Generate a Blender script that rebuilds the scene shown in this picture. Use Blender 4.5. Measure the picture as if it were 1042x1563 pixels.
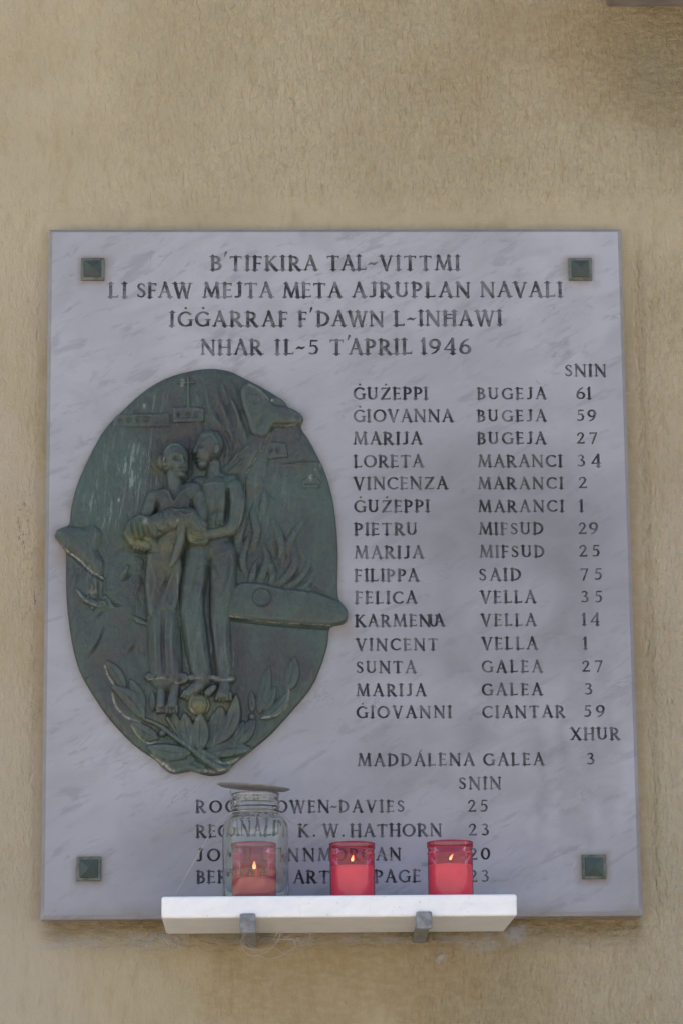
import bpy, math, random
import numpy as np
from mathutils import Vector, Matrix
random.seed(7)
for o in list(bpy.data.objects): bpy.data.objects.remove(o)
scene = bpy.context.scene
C = scene.collection

# ------------------------------------------------------------------ camera
F = 4750.0                      # focal length in photo pixels (1042 x 1563)
PITCH, YAW, ROLL = 0.22835, 0.02916, -0.01003
CAM = Vector((0.3240, -4.75, -0.4713))
cd = bpy.data.cameras.new('camera'); cam = bpy.data.objects.new('camera', cd); C.objects.link(cam)
cd.sensor_fit = 'VERTICAL'; cd.sensor_height = 36.0; cd.sensor_width = 24.0
cd.lens = F / 1563 * 36.0; cd.clip_start = 0.1; cd.clip_end = 400
cx_, sx_ = math.cos(PITCH), math.sin(PITCH); cz_, sz_ = math.cos(YAW), math.sin(YAW)
fw = Vector((sz_*cx_, cz_*cx_, sx_)); r0 = Vector((cz_, -sz_, 0)); u0 = r0.cross(fw)
rt = math.cos(ROLL)*r0 + math.sin(ROLL)*u0; up = -math.sin(ROLL)*r0 + math.cos(ROLL)*u0
M = Matrix((rt, up, -fw)).transposed().to_4x4(); M.translation = CAM
cam.matrix_world = M
scene.camera = cam

def at(px, py, y=0.0):
    """point of the plane at depth y that the photograph shows at pixel (px, py)"""
    d = fw + rt*((px-521)/F) + up*((781.5-py)/F)
    return CAM + d*((y-CAM.y)/d.y)
def pix(X, Y, Z):
    dx, dy, dz = X-CAM.x, Y-CAM.y, Z-CAM.z
    k = dx*fw.x+dy*fw.y+dz*fw.z
    return (521+F*(dx*rt.x+dy*rt.y+dz*rt.z)/k, 781.5-F*(dx*up.x+dy*up.y+dz*up.z)/k)

# ------------------------------------------------------------------ light
SUN_EL, SUN_AZ = math.radians(52), math.radians(-35)
w = bpy.data.worlds.new('World'); scene.world = w; w.use_nodes = True
nt = w.node_tree; sky = nt.nodes.new('ShaderNodeTexSky'); sky.sky_type = 'NISHITA'; sky.sun_disc = False
sky.sun_elevation = SUN_EL; sky.sun_rotation = SUN_AZ; sky.air_density = 1.0; sky.dust_density = 5.0; sky.ozone_density = 1.0
bg = nt.nodes['Background']; nt.links.new(sky.outputs[0], bg.inputs[0]); bg.inputs[1].default_value = 0.15
sd = bpy.data.lights.new('sun', 'SUN'); sun = bpy.data.objects.new('sun', sd); C.objects.link(sun)
sd.energy = 4.0; sd.angle = math.radians(0.5); sd.color = (1.0, 0.94, 0.85)
sdir = Vector((math.sin(SUN_AZ)*math.cos(SUN_EL), math.cos(SUN_AZ)*math.cos(SUN_EL), math.sin(SUN_EL)))
sun.rotation_euler = sdir.to_track_quat('Z', 'Y').to_euler()
scene.view_settings.view_transform = 'Standard'; scene.view_settings.look = 'None'
scene.view_settings.exposure = 1.25; scene.view_settings.gamma = 1.0
scene.cycles.max_bounces = 14; scene.cycles.transparent_max_bounces = 24; scene.cycles.transmission_bounces = 12

# ------------------------------------------------------------------ node helper
class NB:
    def __init__(s, name):
        s.m = bpy.data.materials.new(name); s.m.use_nodes = True; s.t = s.m.node_tree; s.t.nodes.clear()
        s.out = s.t.nodes.new('ShaderNodeOutputMaterial')
        s.co = s.t.nodes.new('ShaderNodeTexCoord').outputs['Object']
    def n(s, kind, **kw):
        nd = s.t.nodes.new(kind)
        for k, v in kw.items(): setattr(nd, k, v)
        return nd
    def l(s, a, b):
        if isinstance(a, (int, float)): b.default_value = a
        elif isinstance(a, (tuple, list)): b.default_value = tuple(a) if len(a) == len(b.default_value) else tuple(a)+(1,)
        else: s.t.links.new(a, b)
    def mp(s, scale=(1, 1, 1), rot=(0, 0, 0), loc=(0, 0, 0), src=None):
        if rot != (0, 0, 0):          # turn first, stretch afterwards
            m0 = s.n('ShaderNodeMapping'); s.l(src or s.co, m0.inputs[0]); m0.inputs['Rotation'].default_value = rot; src = m0.outputs[0]; rot = (0, 0, 0)
        m = s.n('ShaderNodeMapping'); s.l(src or s.co, m.inputs[0])
        m.inputs['Scale'].default_value = scale; m.inputs['Rotation'].default_value = rot; m.inputs['Location'].default_value = loc
        return m.outputs[0]
    def noise(s, vec, scale, detail=4, rough=.55, dist=0.0, kind='FBM'):
        t = s.n('ShaderNodeTexNoise'); s.l(vec, t.inputs['Vector']); t.inputs['Scale'].default_value = scale
        t.inputs['Detail'].default_value = detail; t.inputs['Roughness'].default_value = rough; t.inputs['Distortion'].default_value = dist
        return t.outputs[0]
    def voro(s, vec, scale, feature='F1', rnd=1.0):
        t = s.n('ShaderNodeTexVoronoi', feature=feature); s.l(vec, t.inputs['Vector']); t.inputs['Scale'].default_value = scale
        t.inputs['Randomness'].default_value = rnd
        return t.outputs['Distance']
    def ramp(s, v, a, b, c0=0.0, c1=1.0, smooth=True):
        r = s.n('ShaderNodeMapRange', interpolation_type='SMOOTHSTEP' if smooth else 'LINEAR'); s.l(v, r.inputs[0])
        for i, x in enumerate((a, b, c0, c1)): r.inputs[i+1].default_value = x
        return r.outputs[0]
    def math(s, op, a, b=0.0, clamp=False):
        m = s.n('ShaderNodeMath', operation=op); m.use_clamp = clamp; s.l(a, m.inputs[0]); s.l(b, m.inputs[1]); return m.outputs[0]
    def mix(s, f, a, b, mode='MIX'):
        m = s.n('ShaderNodeMix', data_type='RGBA', blend_type=mode); s.l(f, m.inputs[0]); s.l(a, m.inputs[6]); s.l(b, m.inputs[7]); return m.outputs[2]
    def attr(s, name):
        a = s.n('ShaderNodeAttribute'); a.attribute_name = name; return a.outputs['Fac']
    def bump(s, h, strength=1.0, dist=0.001, nrm=None):
        b = s.n('ShaderNodeBump'); b.inputs['Strength'].default_value = strength; b.inputs['Distance'].default_value = dist
        s.l(h, b.inputs['Height'])
        if nrm: s.l(nrm, b.inputs['Normal'])
        return b.outputs[0]
    def pbr(s, col, rough=.6, normal=None, **kw):
        p = s.n('ShaderNodeBsdfPrincipled'); s.l(col, p.inputs['Base Color']); s.l(rough, p.inputs['Roughness'])
        if normal: s.l(normal, p.inputs['Normal'])
        for k, v in kw.items(): s.l(v, p.inputs[k.replace('_', ' ')])
        s.t.links.new(p.outputs[0], s.out.inputs[0]); return s.m

# ------------------------------------------------------------------ materials
def mat_marble(name, base=(.328, .332, .366), letters=False):
    b = NB(name)
    warp = b.mp((1, 1, 1))
    big = b.noise(warp, 2.6, 3, .5)
    mid = b.noise(b.mp((1, 1, 1.8), (0, math.radians(28), 0)), 9, 6, .6, .8)
    col = b.mix(b.ramp(big, .3, .7), tuple(c*.88 for c in base), tuple(c*1.18 for c in base))
    col = b.mix(b.ramp(mid, .35, .75, 0, .5), col, tuple(c*.80 for c in base))
    # long faint grey veins running up to the right
    v1 = b.noise(b.mp((1, 1, 4.2), (0, math.radians(32), 0), (3, 0, 1)), 5.5, 8, .62, 1.6)
    line = b.ramp(b.math('ABSOLUTE', b.math('SUBTRACT', v1, .5)), 0, .022, 1, 0)
    gate = b.ramp(b.noise(b.mp(loc=(8, 2, 5)), 7, 3), .5, .68)
    col = b.mix(b.math('MULTIPLY', b.math('MULTIPLY', line, gate), .42), col, (.15, .155, .18, 1))
    # short dark smudges
    v2 = b.noise(b.mp((1, 1, 1.9), (0, math.radians(24), 0), (1, 0, 7)), 30, 7, .68, 1.1)
    g2 = b.ramp(b.noise(b.mp(loc=(3, 9, 5)), 5, 2), .40, .66)
    col = b.mix(b.math('MULTIPLY', b.math('MULTIPLY', b.ramp(v2, .59, .70), g2), .62), col, (.14, .142, .16, 1))
    v3 = b.noise(b.mp((1, 1, 3.4), (0, math.radians(26), 0), (6, 0, 2)), 13, 6, .62, .4)
    col = b.mix(b.math('MULTIPLY', b.ramp(v3, .54, .66), .42), col, (.20, .20, .22, 1))
    # masks stored on the mesh: weathering, plus edge tone painted in for light
    col = b.mix(b.math('MULTIPLY', b.attr('grime_shade'), b.ramp(mid, .2, .7, .6, 1)), col, (.185, .19, .20, 1))
    col = b.mix(b.math('MULTIPLY', b.attr('rust'), b.ramp(b.noise(b.co, 40, 4), .3, .65, .5, 1)), col, (.20, .16, .115, 1))
    if letters:
        wear = b.noise(b.mp((1, 1, 1)), 38, 4, .6)
        fine = b.noise(b.co, 420, 3, .6)
        keep = b.ramp(b.math('ADD', wear, b.math('MULTIPLY', fine, .25)), .52, .74, 1, .52)
        lt = b.attr('letter')
        body = b.ramp(lt, .08, .5)
        col = b.mix(b.math('MULTIPLY', body, keep), col, (.028, .030, .036, 1))
    fineb = b.noise(b.co, 900, 3, .6)
    bm = b.bump(b.math('ADD', b.math('MULTIPLY', fineb, .25), mid), .25, .0006)
    return b.pbr(col, b.ramp(mid, .3, .7, .34, .55), bm, Specular_IOR_Level=.4)

def mat_shelf_marble():
    b = NB('white marble')
    n1 = b.noise(b.mp((1, 1, 2.5), (0, .4, 0)), 14, 6, .6, 1.2)
    col = b.mix(b.ramp(n1, .35, .7), (.90, .90, .90, 1), (.82, .83, .85, 1))
    sm = b.noise(b.mp((1, 1, 3)), 30, 4)
    col = b.mix(b.ramp(sm, .6, .8, 0, .35), col, (.6, .6, .58, 1))
    st = b.noise(b.mp((1, 1, .25)), 45, 4, .7)
    col = b.mix(b.ramp(st, .62, .78, 0, .30), col, (.55, .50, .42, 1))
    col = b.mix(b.ramp(b.noise(b.co, 150, 3), .66, .74, 0, .45), col, (.45, .40, .33, 1))
    return b.pbr(col, .35, b.bump(b.math('ADD', b.noise(b.co, 260, 4), b.noise(b.co, 30, 3)), .35, .0012))

def mat_plaster():
    b = NB('beige textured plaster')
    base = b.mix(b.ramp(b.noise(b.co, 3.2, 4), .3, .7), (.425, .362, .240, 1), (.500, .432, .300, 1))
    fl = b.noise(b.mp((1, 1, .35)), 60, 5, .6)
    base = b.mix(b.ramp(fl, .45, .75, 0, .45), base, (.37, .29, .165, 1))
    # trowelled grooves, drawn out vertically
    wv = b.noise(b.mp((1, 1, .42)), 145, 3, .55, .3)
    ridges = b.ramp(wv, .30, .70, 0, 1.5, False)
    pits = b.voro(b.mp((1, 1, .28), loc=(2, 0, 1)), 120)
    groove = b.ramp(pits, .0, .42)
    lumps = b.noise(b.mp((1, 1, .8)), 22, 4)
    crinkle = b.noise(b.mp((1, 1, 1.9), loc=(5, 5, 5)), 70, 5, .65, .8)
    grain = b.noise(b.co, 700, 3, .6)
    sm = b.attr('smooth')
    rough_amt = b.math('SUBTRACT', 1.0, sm)
    crk = b.attr('crinkle')
    h = b.math('MULTIPLY', b.math('ADD', b.math('MULTIPLY', ridges, .75), b.math('MULTIPLY', groove, .35)), rough_amt)
    h = b.math('ADD', h, b.math('MULTIPLY', b.math('MULTIPLY', crinkle, crk), 2.6))
    h = b.math('ADD', h, b.math('MULTIPLY', grain, .34))
    h = b.math('ADD', h, b.math('MULTIPLY', lumps, .6))
    # groove shading painted into the colour as a darker brown
    groove_shade = b.math('MULTIPLY', b.ramp(wv, .28, .40, 1, 0), b.math('MULTIPLY', rough_amt, b.ramp(b.noise(b.co, 12, 2), .32, .6)))
    base = b.mix(b.math('MULTIPLY', groove_shade, .3), base, (.30, .21, .085, 1))
    n2 = b.noise(b.co, 26, 5, .6)
    n3 = b.noise(b.mp((1, 1, 2.2)), 55, 5, .65)
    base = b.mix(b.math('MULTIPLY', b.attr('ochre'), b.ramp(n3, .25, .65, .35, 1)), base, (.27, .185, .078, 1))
    base = b.mix(b.math('MULTIPLY', b.attr('cement'), b.ramp(n2, .36, .58, 0, 1)), base, (.42, .40, .385, 1))
    base = b.mix(b.math('MULTIPLY', b.attr('pale'), b.ramp(n2, .3, .7, .6, 1)), base, (.47, .41, .335, 1))
    base = b.mix(b.math('MULTIPLY', b.attr('dirt_shade'), b.ramp(n3, .3, .7, .5, 1)), base, (.21, .175, .10, 1))
    sp = b.noise(b.mp((1, 1, .6)), 210, 3, .7)
    base = b.mix(b.math('MULTIPLY', b.attr('mould'), b.math('MULTIPLY', b.ramp(sp, .54, .66), .7)), base, (.06, .055, .05, 1))
    spk = b.ramp(b.voro(b.co, 46), .0, .07, 1, 0)
    base = b.mix(b.math('MULTIPLY', b.math('MULTIPLY', spk, b.ramp(b.noise(b.co, 9, 1), .58, .66)), .45), base, (.20, .12, .06, 1))
    return b.pbr(base, .8, b.bump(h, 1.0, .0046), Specular_IOR_Level=.25)

def mat_bronze(name='weathered green bronze', relief=True):
    b = NB(name)
    n1 = b.noise(b.co, 7, 4, .6, .5)
    n2 = b.noise(b.mp((1, 1, .45)), 34, 6, .65, .8)
    col = b.mix(b.ramp(n1, .36, .62), (.052, .083, .070, 1), (.050, .054, .054, 1))
    col = b.mix(b.ramp(n2, .40, .72, 0, .75), col, (.062, .096, .082, 1))
    n3 = b.noise(b.mp(loc=(4, 4, 4)), 16, 6, .7)
    col = b.mix(b.ramp(n3, .56, .72, 0, .7), col, (.040, .037, .037, 1))
    sc = b.noise(b.mp((1, 1, .10), (0, math.radians(-8), 0)), 190, 5, .7)
    if relief:
        col = b.mix(b.math('MULTIPLY', b.attr('patina_shade'), b.ramp(n2, .2, .7, .35, .9)), col, (.033, .032, .033, 1))
        col = b.mix(b.math('MULTIPLY', b.attr('worn_highlight'), b.ramp(n2, .3, .6, .3, .8)), col, (.090, .116, .106, 1))
        col = b.mix(b.math('MULTIPLY', b.attr('streak'), b.ramp(sc, .52, .66)), col, (.20, .245, .25, 1))
        col = b.mix(b.math('MULTIPLY', b.attr('olive'), b.ramp(n2, .2, .7, .4, 1)), col, (.15, .145, .06, 1))
        col = b.mix(b.math('MULTIPLY', b.attr('pale'), b.ramp(b.noise(b.co, 160, 4, .7), .36, .6)), col, (.42, .40, .32, 1))
    spk = b.noise(b.co, 260, 4, .7)
    col = b.mix(b.ramp(spk, .62, .8, 0, .5), col, (.15, .18, .165, 1))
    h = b.math('ADD', b.math('MULTIPLY', n2, .6), b.math('MULTIPLY', spk, .5))
    return b.pbr(col, b.ramp(n2, .3, .7, .38, .62), b.bump(h, .8, .0016), Metallic=.1, Specular_IOR_Level=.4)

def mat_simple(name, col, rough=.6, var=.12, scale=40, **kw):
    b = NB(name)
    n = b.noise(b.co, scale, 4)
    c = b.mix(b.ramp(n, .3, .7), tuple(x*(1-var) for x in col), tuple(min(1, x*(1+var)) for x in col))
    return b.pbr(c, rough, b.bump(n, .3, .0006), **kw)

def mat_thin_red():
    b = NB('clear red plastic')
    tr = b.n('ShaderNodeBsdfTransparent'); gl = b.n('ShaderNodeBsdfGlossy'); mx = b.n('ShaderNodeMixShader')
    lw = b.n('ShaderNodeLayerWeight'); lw.inputs[0].default_value = .5
    edge = b.ramp(lw.outputs['Facing'], .55, 1.0)
    b.l(b.mix(edge, (.93, .36, .43, 1), (.60, .07, .11, 1)), tr.inputs[0])
    gl.inputs['Roughness'].default_value = .05; gl.inputs[0].default_value = (1, .92, .94, 1)
    fr = b.n('ShaderNodeFresnel'); fr.inputs[0].default_value = 1.45
    b.l(b.math('MULTIPLY', fr.outputs[0], .8, True), mx.inputs[0]); b.l(tr.outputs[0], mx.inputs[1]); b.l(gl.outputs[0], mx.inputs[2])
    df = b.n('ShaderNodeBsdfDiffuse'); df.inputs[0].default_value = (.50, .03, .06, 1)
    m2 = b.n('ShaderNodeMixShader'); m2.inputs[0].default_value = .07
    b.l(mx.outputs[0], m2.inputs[1]); b.l(df.outputs[0], m2.inputs[2]); b.l(m2.outputs[0], b.out.inputs[0]); return b.m

def mat_glass():
    b = NB('clear glass')
    g = b.n('ShaderNodeBsdfGlass'); g.inputs['Color'].default_value = (.95, .962, .940, 1); g.inputs['Roughness'].default_value = .0; g.inputs['IOR'].default_value = 1.46
    b.l(b.bump(b.noise(b.mp((1, 1, .4)), 34, 2), .35, .003), g.inputs['Normal'])
    b.l(g.outputs[0], b.out.inputs[0]); return b.m

def mat_flame():
    b = NB('candle flame')
    sep = b.n('ShaderNodeSeparateXYZ'); b.l(b.co, sep.inputs[0])
    e = b.n('ShaderNodeEmission')
    b.l(b.mix(b.ramp(sep.outputs[2], .0, .013), (1.0, .50, .20, 1), (1.0, .30, .08, 1)), e.inputs[0]); e.inputs[1].default_value = 2.4
    b.l(e.outputs[0], b.out.inputs[0]); return b.m

MARBLE = mat_marble('grey white marble')
MARBLE_L = mat_marble('grey white marble with incised painted letters', letters=True)
SHELF = mat_shelf_marble(); PLASTER = mat_plaster(); BRONZE = mat_bronze(); BRONZE_P = mat_bronze('plain weathered bronze', False)
RED = mat_thin_red(); GLASS = mat_glass(); FLAME = mat_flame()
WAX = mat_simple('pale pink wax', (.97, .72, .77), .5, .04, Subsurface_Weight=.2)
WICK = mat_simple('burnt wick', (.03, .025, .02), .9)
TIN = mat_simple('dull tin', (.24, .24, .23), .5, .15, 60, Metallic=.4)
IRON = mat_simple('grey painted iron', (.21, .22, .23), .5, .3, 90, Metallic=.2)
RIM = mat_simple('grey weathered rim', (.105, .115, .10), .6, .35, 120)
LINE = mat_simple('white cord', (.40, .37, .30), .6)
SILL = mat_simple('grey stone', (.20, .18, .17), .8, .2, 30)
CEMENT = mat_simple('cement', (.34, .30, .24), .9, .2, 90)
PAVE = mat_simple('paving', (.50, .44, .35), .9, .15, 3)

# ------------------------------------------------------------------ mesh helpers
def mesh_np(name, V, Q, mat, attrs=None, smooth=True, parent=None):
    me = bpy.data.meshes.new(name)
    V = np.asarray(V, np.float32); Q = np.asarray(Q, np.int32); k = Q.shape[1]
    me.vertices.add(len(V)); me.vertices.foreach_set('co', V.ravel())
    me.loops.add(Q.size); me.loops.foreach_set('vertex_index', Q.ravel())
    me.polygons.add(len(Q)); me.polygons.foreach_set('loop_start', np.arange(0, Q.size, k, dtype=np.int32))
    me.polygons.foreach_set('use_smooth', np.full(len(Q), smooth, bool))
    if attrs:
        for a, v in attrs.items():
            at_ = me.attributes.new(a, 'FLOAT', 'POINT'); at_.data.foreach_set('value', np.asarray(v, np.float32).ravel())
    me.update(calc_edges=True); me.validate()
    return link(name, me, mat, parent)
def link(name, me, mat, parent=None):
    if mat: me.materials.append(mat)
    o = bpy.data.objects.new(name, me); C.objects.link(o)
    if parent: o.parent = parent
    return o
def poly(name, V, Fc, mat, parent=None, smooth=False, bevel=0, seg=2):
    me = bpy.data.meshes.new(name); me.from_pydata([tuple(v) for v in V], [], Fc); me.update()
    if smooth: me.polygons.foreach_set('use_smooth', [True]*len(me.polygons))
    o = link(name, me, mat, parent)
    if bevel:
        m = o.modifiers.new('bevel', 'BEVEL'); m.width = bevel; m.segments = seg; m.limit_method = 'ANGLE'
    return o
def box(name, x0, x1, y0, y1, z0, z1, mat, parent=None, bevel=0, seg=2):
    V = [(x0, y0, z0), (x1, y0, z0), (x1, y1, z0), (x0, y1, z0), (x0, y0, z1), (x1, y0, z1), (x1, y1, z1), (x0, y1, z1)]
    return poly(name, V, [(0, 3, 2, 1), (4, 5, 6, 7), (0, 1, 5, 4), (1, 2, 6, 5), (2, 3, 7, 6), (3, 0, 4, 7)], mat, parent, False, bevel, seg)
def lathe(name, prof, mat, parent=None, n=64, closed=False, fn=None):
    V = []; Fc = []
    for (r, z) in prof:
        for i in range(n):
            a = 2*math.pi*i/n; x, y, zz = r*math.cos(a), r*math.sin(a), z
            if fn: x, y, zz = fn(x, y, zz, a)
            V.append((x, y, zz))
    m = len(prof)
    for j in range(m-1 + (1 if closed else 0)):
        for i in range(n):
            a, b2 = j*n+i, j*n+(i+1) % n; c, d = ((j+1) % m)*n+(i+1) % n, ((j+1) % m)*n+i
            Fc.append((a, b2, c, d))
    if not closed:
        if prof[0][0] > 1e-5: Fc.append(tuple(range(n))[::-1])
        if prof[-1][0] > 1e-5: Fc.append(tuple(range((m-1)*n, m*n)))
    return poly(name, V, Fc, mat, parent, True)
def spline(pts, n=8, closed=False):
    P = [np.array(p, float) for p in pts]; out = []; L = len(P)
    rng = range(L if closed else L-1)
    for i in rng:
        p0 = P[(i-1) % L] if (closed or i > 0) else P[0]; p1 = P[i]; p2 = P[(i+1) % L]
        p3 = P[(i+2) % L] if (closed or i+2 < L) else P[-1]
        for k in range(n):
            t = k/n
            out.append(.5*((2*p1)+(-p0+p2)*t+(2*p0-5*p1+4*p2-p3)*t*t+(-p0+3*p1-3*p2+p3)*t**3))
    if not closed: out.append(P[-1])
    return np.array(out)
def tube(name, pts, r, mat, parent=None, n=6, cap=True):
    pts = [Vector(p) for p in pts]; V = []; Fc = []
    nrm = None
    for i, p in enumerate(pts):
        t = (pts[min(i+1, len(pts)-1)]-pts[max(i-1, 0)]).normalized()
        if nrm is None: nrm = t.orthogonal().normalized()
        nrm = (nrm-t*nrm.dot(t)).normalized(); bn = t.cross(nrm)
        for k in range(n):
            a = 2*math.pi*k/n; V.append(p+(nrm*math.cos(a)+bn*math.sin(a))*r)
    for i in range(len(pts)-1):
        for k in range(n): Fc.append((i*n+k, i*n+(k+1) % n, (i+1)*n+(k+1) % n, (i+1)*n+k))
    Fc += [tuple(range(n))[::-1], tuple(range((len(pts)-1)*n, len(pts)*n))]
    return poly(name, V, Fc, mat, parent, True)
def thing(name, label, cat, loc=(0, 0, 0), group=None):
    o = bpy.data.objects.new(name, None); C.objects.link(o); o.location = loc; o.empty_display_size = .02
    return tag(o, label, cat, group)
def tag(o, label, cat, group=None):
    o['label'] = label; o['category'] = cat
    if group: o['group'] = group
    return o
def ss(x, a, b):
    t = np.clip((x-a)/(b-a), 0, 1); return t*t*(3-2*t)
def vnoise(x, y, scale, seed):
    """smooth value noise, scale = cells per unit"""
    rs = np.random.RandomState(seed); T = rs.rand(64, 64)
    u = x*scale+100; v = y*scale+100; iu = np.floor(u).astype(int); iv = np.floor(v).astype(int)
    fu = u-iu; fv = v-iv; fu = fu*fu*(3-2*fu); fv = fv*fv*(3-2*fv)
    g = lambda a, b: T[a % 64, b % 64]
    return (g(iu, iv)*(1-fu)+g(iu+1, iv)*fu)*(1-fv)+(g(iu, iv+1)*(1-fu)+g(iu+1, iv+1)*fu)*fv
def fbm(x, y, scale, seed, o=4):
    s = 0; a = 1; t = 0
    for i in range(o): s = s+a*vnoise(x, y, scale*2**i, seed+i); t += a; a *= .5
    return s/t
def seg_d(X, Y, x1, y1, x2, y2):
    dx, dy = x2-x1, y2-y1; L = dx*dx+dy*dy+1e-12
    t = np.clip(((X-x1)*dx+(Y-y1)*dy)/L, 0, 1)
    return np.hypot(X-x1-t*dx, Y-y1-t*dy), t
def pl_d(X, Y, pts):
    """distance to a polyline and the fraction along it, evaluated only near it"""
    pts = np.asarray(pts, float); best = np.full(X.shape, 1e3); tt = np.zeros(X.shape); n = len(pts)-1
    m = (X > pts[:, 0].min()-30) & (X < pts[:, 0].max()+30) & (Y > pts[:, 1].min()-30) & (Y < pts[:, 1].max()+30)
    xs, ys = X[m], Y[m]; bb = best[m]; tb = tt[m]
    for i in range(n):
        d, t = seg_d(xs, ys, *pts[i][:2], *pts[i+1][:2]); k = d < bb
        bb = np.where(k, d, bb); tb = np.where(k, (i+t)/n, tb)
    best[m] = bb; tt[m] = tb
    return best, tt
def poly_sd(X, Y, pts):
    """signed distance to a closed polygon (positive inside)"""
    pts = np.asarray(pts, float); best = np.full(X.shape, 1e9); ins = np.zeros(X.shape, bool)
    for i in range(len(pts)):
        x1, y1 = pts[i]; x2, y2 = pts[(i+1) % len(pts)]
        d, _ = seg_d(X, Y, x1, y1, x2, y2); best = np.minimum(best, d)
        c = ((y1 > Y) != (y2 > Y))
        with np.errstate(divide='ignore', invalid='ignore'):
            xi = (x2-x1)*(Y-y1)/(y2-y1+1e-12)+x1
        ins ^= (c & (X < xi))
    return np.where(ins, best, -best)

WALL_Y = 0.034          # wall face; the tablet's face is the plane y = 0
GROUND_Z = CAM.z-1.50

# ------------------------------------------------------------------ ground
g = poly('ground', [(-60, -80, GROUND_Z), (60, -80, GROUND_Z), (60, 60, GROUND_Z), (-60, 60, GROUND_Z)], [(0, 1, 2, 3)], PAVE); g['kind'] = 'structure'

# ------------------------------------------------------------------ wall
def build_wall():
    t = thing('plaster_wall', 'beige wall of trowelled plaster behind the marble memorial tablet', 'wall', (0.45, WALL_Y, GROUND_Z))
    # finely divided face in view
    x0, x1, z0, z1 = -0.30, 1.25, -0.40, 1.75
    st = .004; xs = np.arange(x0, x1+st/2, st); zs = np.arange(z0, z1+st/2, st)
    X, Z = np.meshgrid(xs, zs); PX, PY = pix(X, WALL_Y, Z)
    sx = lambda c: c
    # shape of the plaster
    d = -0.0016*(fbm(X, Z, 7, 3, 3)-.5)
    # margin of the tablet: plaster was trowelled up to the stone
    k = [(62, 1404), (75, 350), (947, 348), (981, 1396)]
    sdp = -poly_sd(PX, PY, k)                       # px outside the tablet
    d += -.004*ss(-sdp, -38, -8)*ss(PY, 300, 340)*ss(-PY, -420, -350)
    d += -.003*ss(fbm(X, Z, 30, 9, 3), .45, .6)*ss(PY, 1404, 1412)*ss(-PY, -1460, -1420)*ss(PX, 225, 250)*ss(-PX, -830, -760)
    top_flat = ss(PY, 290, 325)*ss(-PY, -420, -355)
    smooth = np.clip(.9*ss(-sdp, -26, -8)+top_flat*.55, 0, .88)
    smooth = np.maximum(smooth, .75*ss(-PX, -300, -60)*ss(PY, 1000, 1400))
    smooth = np.maximum(smooth, .55*ss(-PX, -420, -40))
    smooth = np.maximum(smooth, .7*ss(PY, 1400, 1425)*ss(-PX, -700, -560))
    nz = fbm(X, Z, 9, 21, 4)
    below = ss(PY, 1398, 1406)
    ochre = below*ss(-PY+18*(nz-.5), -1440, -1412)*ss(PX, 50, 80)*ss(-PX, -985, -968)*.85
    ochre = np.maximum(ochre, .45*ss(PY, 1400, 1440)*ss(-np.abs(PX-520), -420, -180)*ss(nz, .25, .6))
    ochre = np.maximum(ochre, .32*ss(-sdp, -20, -5)*ss(PY, 430, 560))
    ochre = np.maximum(ochre, .45*ss(PX, 300, 950)*ss(-PY, -420, -60)*ss(nz, .20, .7))
    cem = ss(-np.abs(PY-1437), -16, -5)*ss(-np.abs(PX-235), -60, -15)+ss(-np.hypot((PX-760)/60, (PY-1425-(790-PX)*.28)/16), -1.2, -.55)
    cem = cem+.6*ss(-np.hypot((PX-100)/70, (PY-1440)/9), -1.2, -.5)+.7*ss(-np.hypot((PX-560)/250, (PY-1434)/7), -1.2, -.6)
    pale = .5*ss(-PX, -260, -30)*ss(nz, .3, .6)+.35*ss(PX, 985, 1030)*ss(PY, 500, 900)
    dirt_shade = .55*ss(PX, 800, 1060)*ss(-PY, -420, 20)*ss(nz+.0016*(PX-960), .05, .7)+.25*ss(-PY, -420, 0)*ss(PX, 300, 900)  # upper-right dirt, plus shade toward the top painted into the colour
    dirt_shade += .08*ss(-np.abs(PY-332), -26, -8)*ss(PX, 60, 110)*ss(-PX, -960, -880)*ss(fbm(X, Z, 20, 5), .4, .65)
    dirt_shade += .30*ss(-np.abs(PX-975-(PY-380)*.03), -9, -2)*ss(PY, 330, 400)*ss(-PY, -1420, -1300)
    mo = lambda cx, cy, rx, ry, a: a*ss(-np.hypot((PX-cx)/rx, (PY-cy)/ry), -1.0, -.2)
    mould = mo(34, 795, 12, 62, 1)+mo(56, 900, 9, 50, .9)+mo(44, 860, 26, 190, .42)+mo(50, 1080, 10, 60, .55)+mo(1015, 1080, 26, 110, .35)+mo(300, 1490, 60, 50, .3)
    crk = ss(PX, 880, 1000)*ss(-PY, -290, -60)+.95*below*ss(-PY, -1475, -1425)*ss(PX, 40, 90)*ss(-PX, -1000, -970)+.18*top_flat
    def att(v): return np.clip(v, 0, 1)
    V = np.stack([X, WALL_Y+d, Z], -1).reshape(-1, 3)
    nx, nz_ = len(xs), len(zs); I = np.arange(nx*nz_).reshape(nz_, nx)
    Q = np.stack([I[:-1, :-1], I[:-1, 1:], I[1:, 1:], I[1:, :-1]], -1).reshape(-1, 4)
    A = dict(smooth=att(smooth), ochre=att(ochre), cement=att(cem), pale=att(pale), dirt_shade=att(dirt_shade), mould=att(mould), crinkle=att(crk))
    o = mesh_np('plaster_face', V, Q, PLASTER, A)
    # the rest of the wall round it, one storey high
    y = WALL_Y; B = [(-5, x0, GROUND_Z-.2, 4.2), (x1, 6, GROUND_Z-.2, 4.2), (x0, x1, GROUND_Z-.2, z0), (x0, x1, z1, 4.2)]
    V = []; Fc = []
    for (a, b2, c, e) in B:
        n = len(V); V += [(a, y, c), (b2, y, c), (b2, y, e), (a, y, e)]; Fc.append((n, n+1, n+2, n+3))
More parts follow.
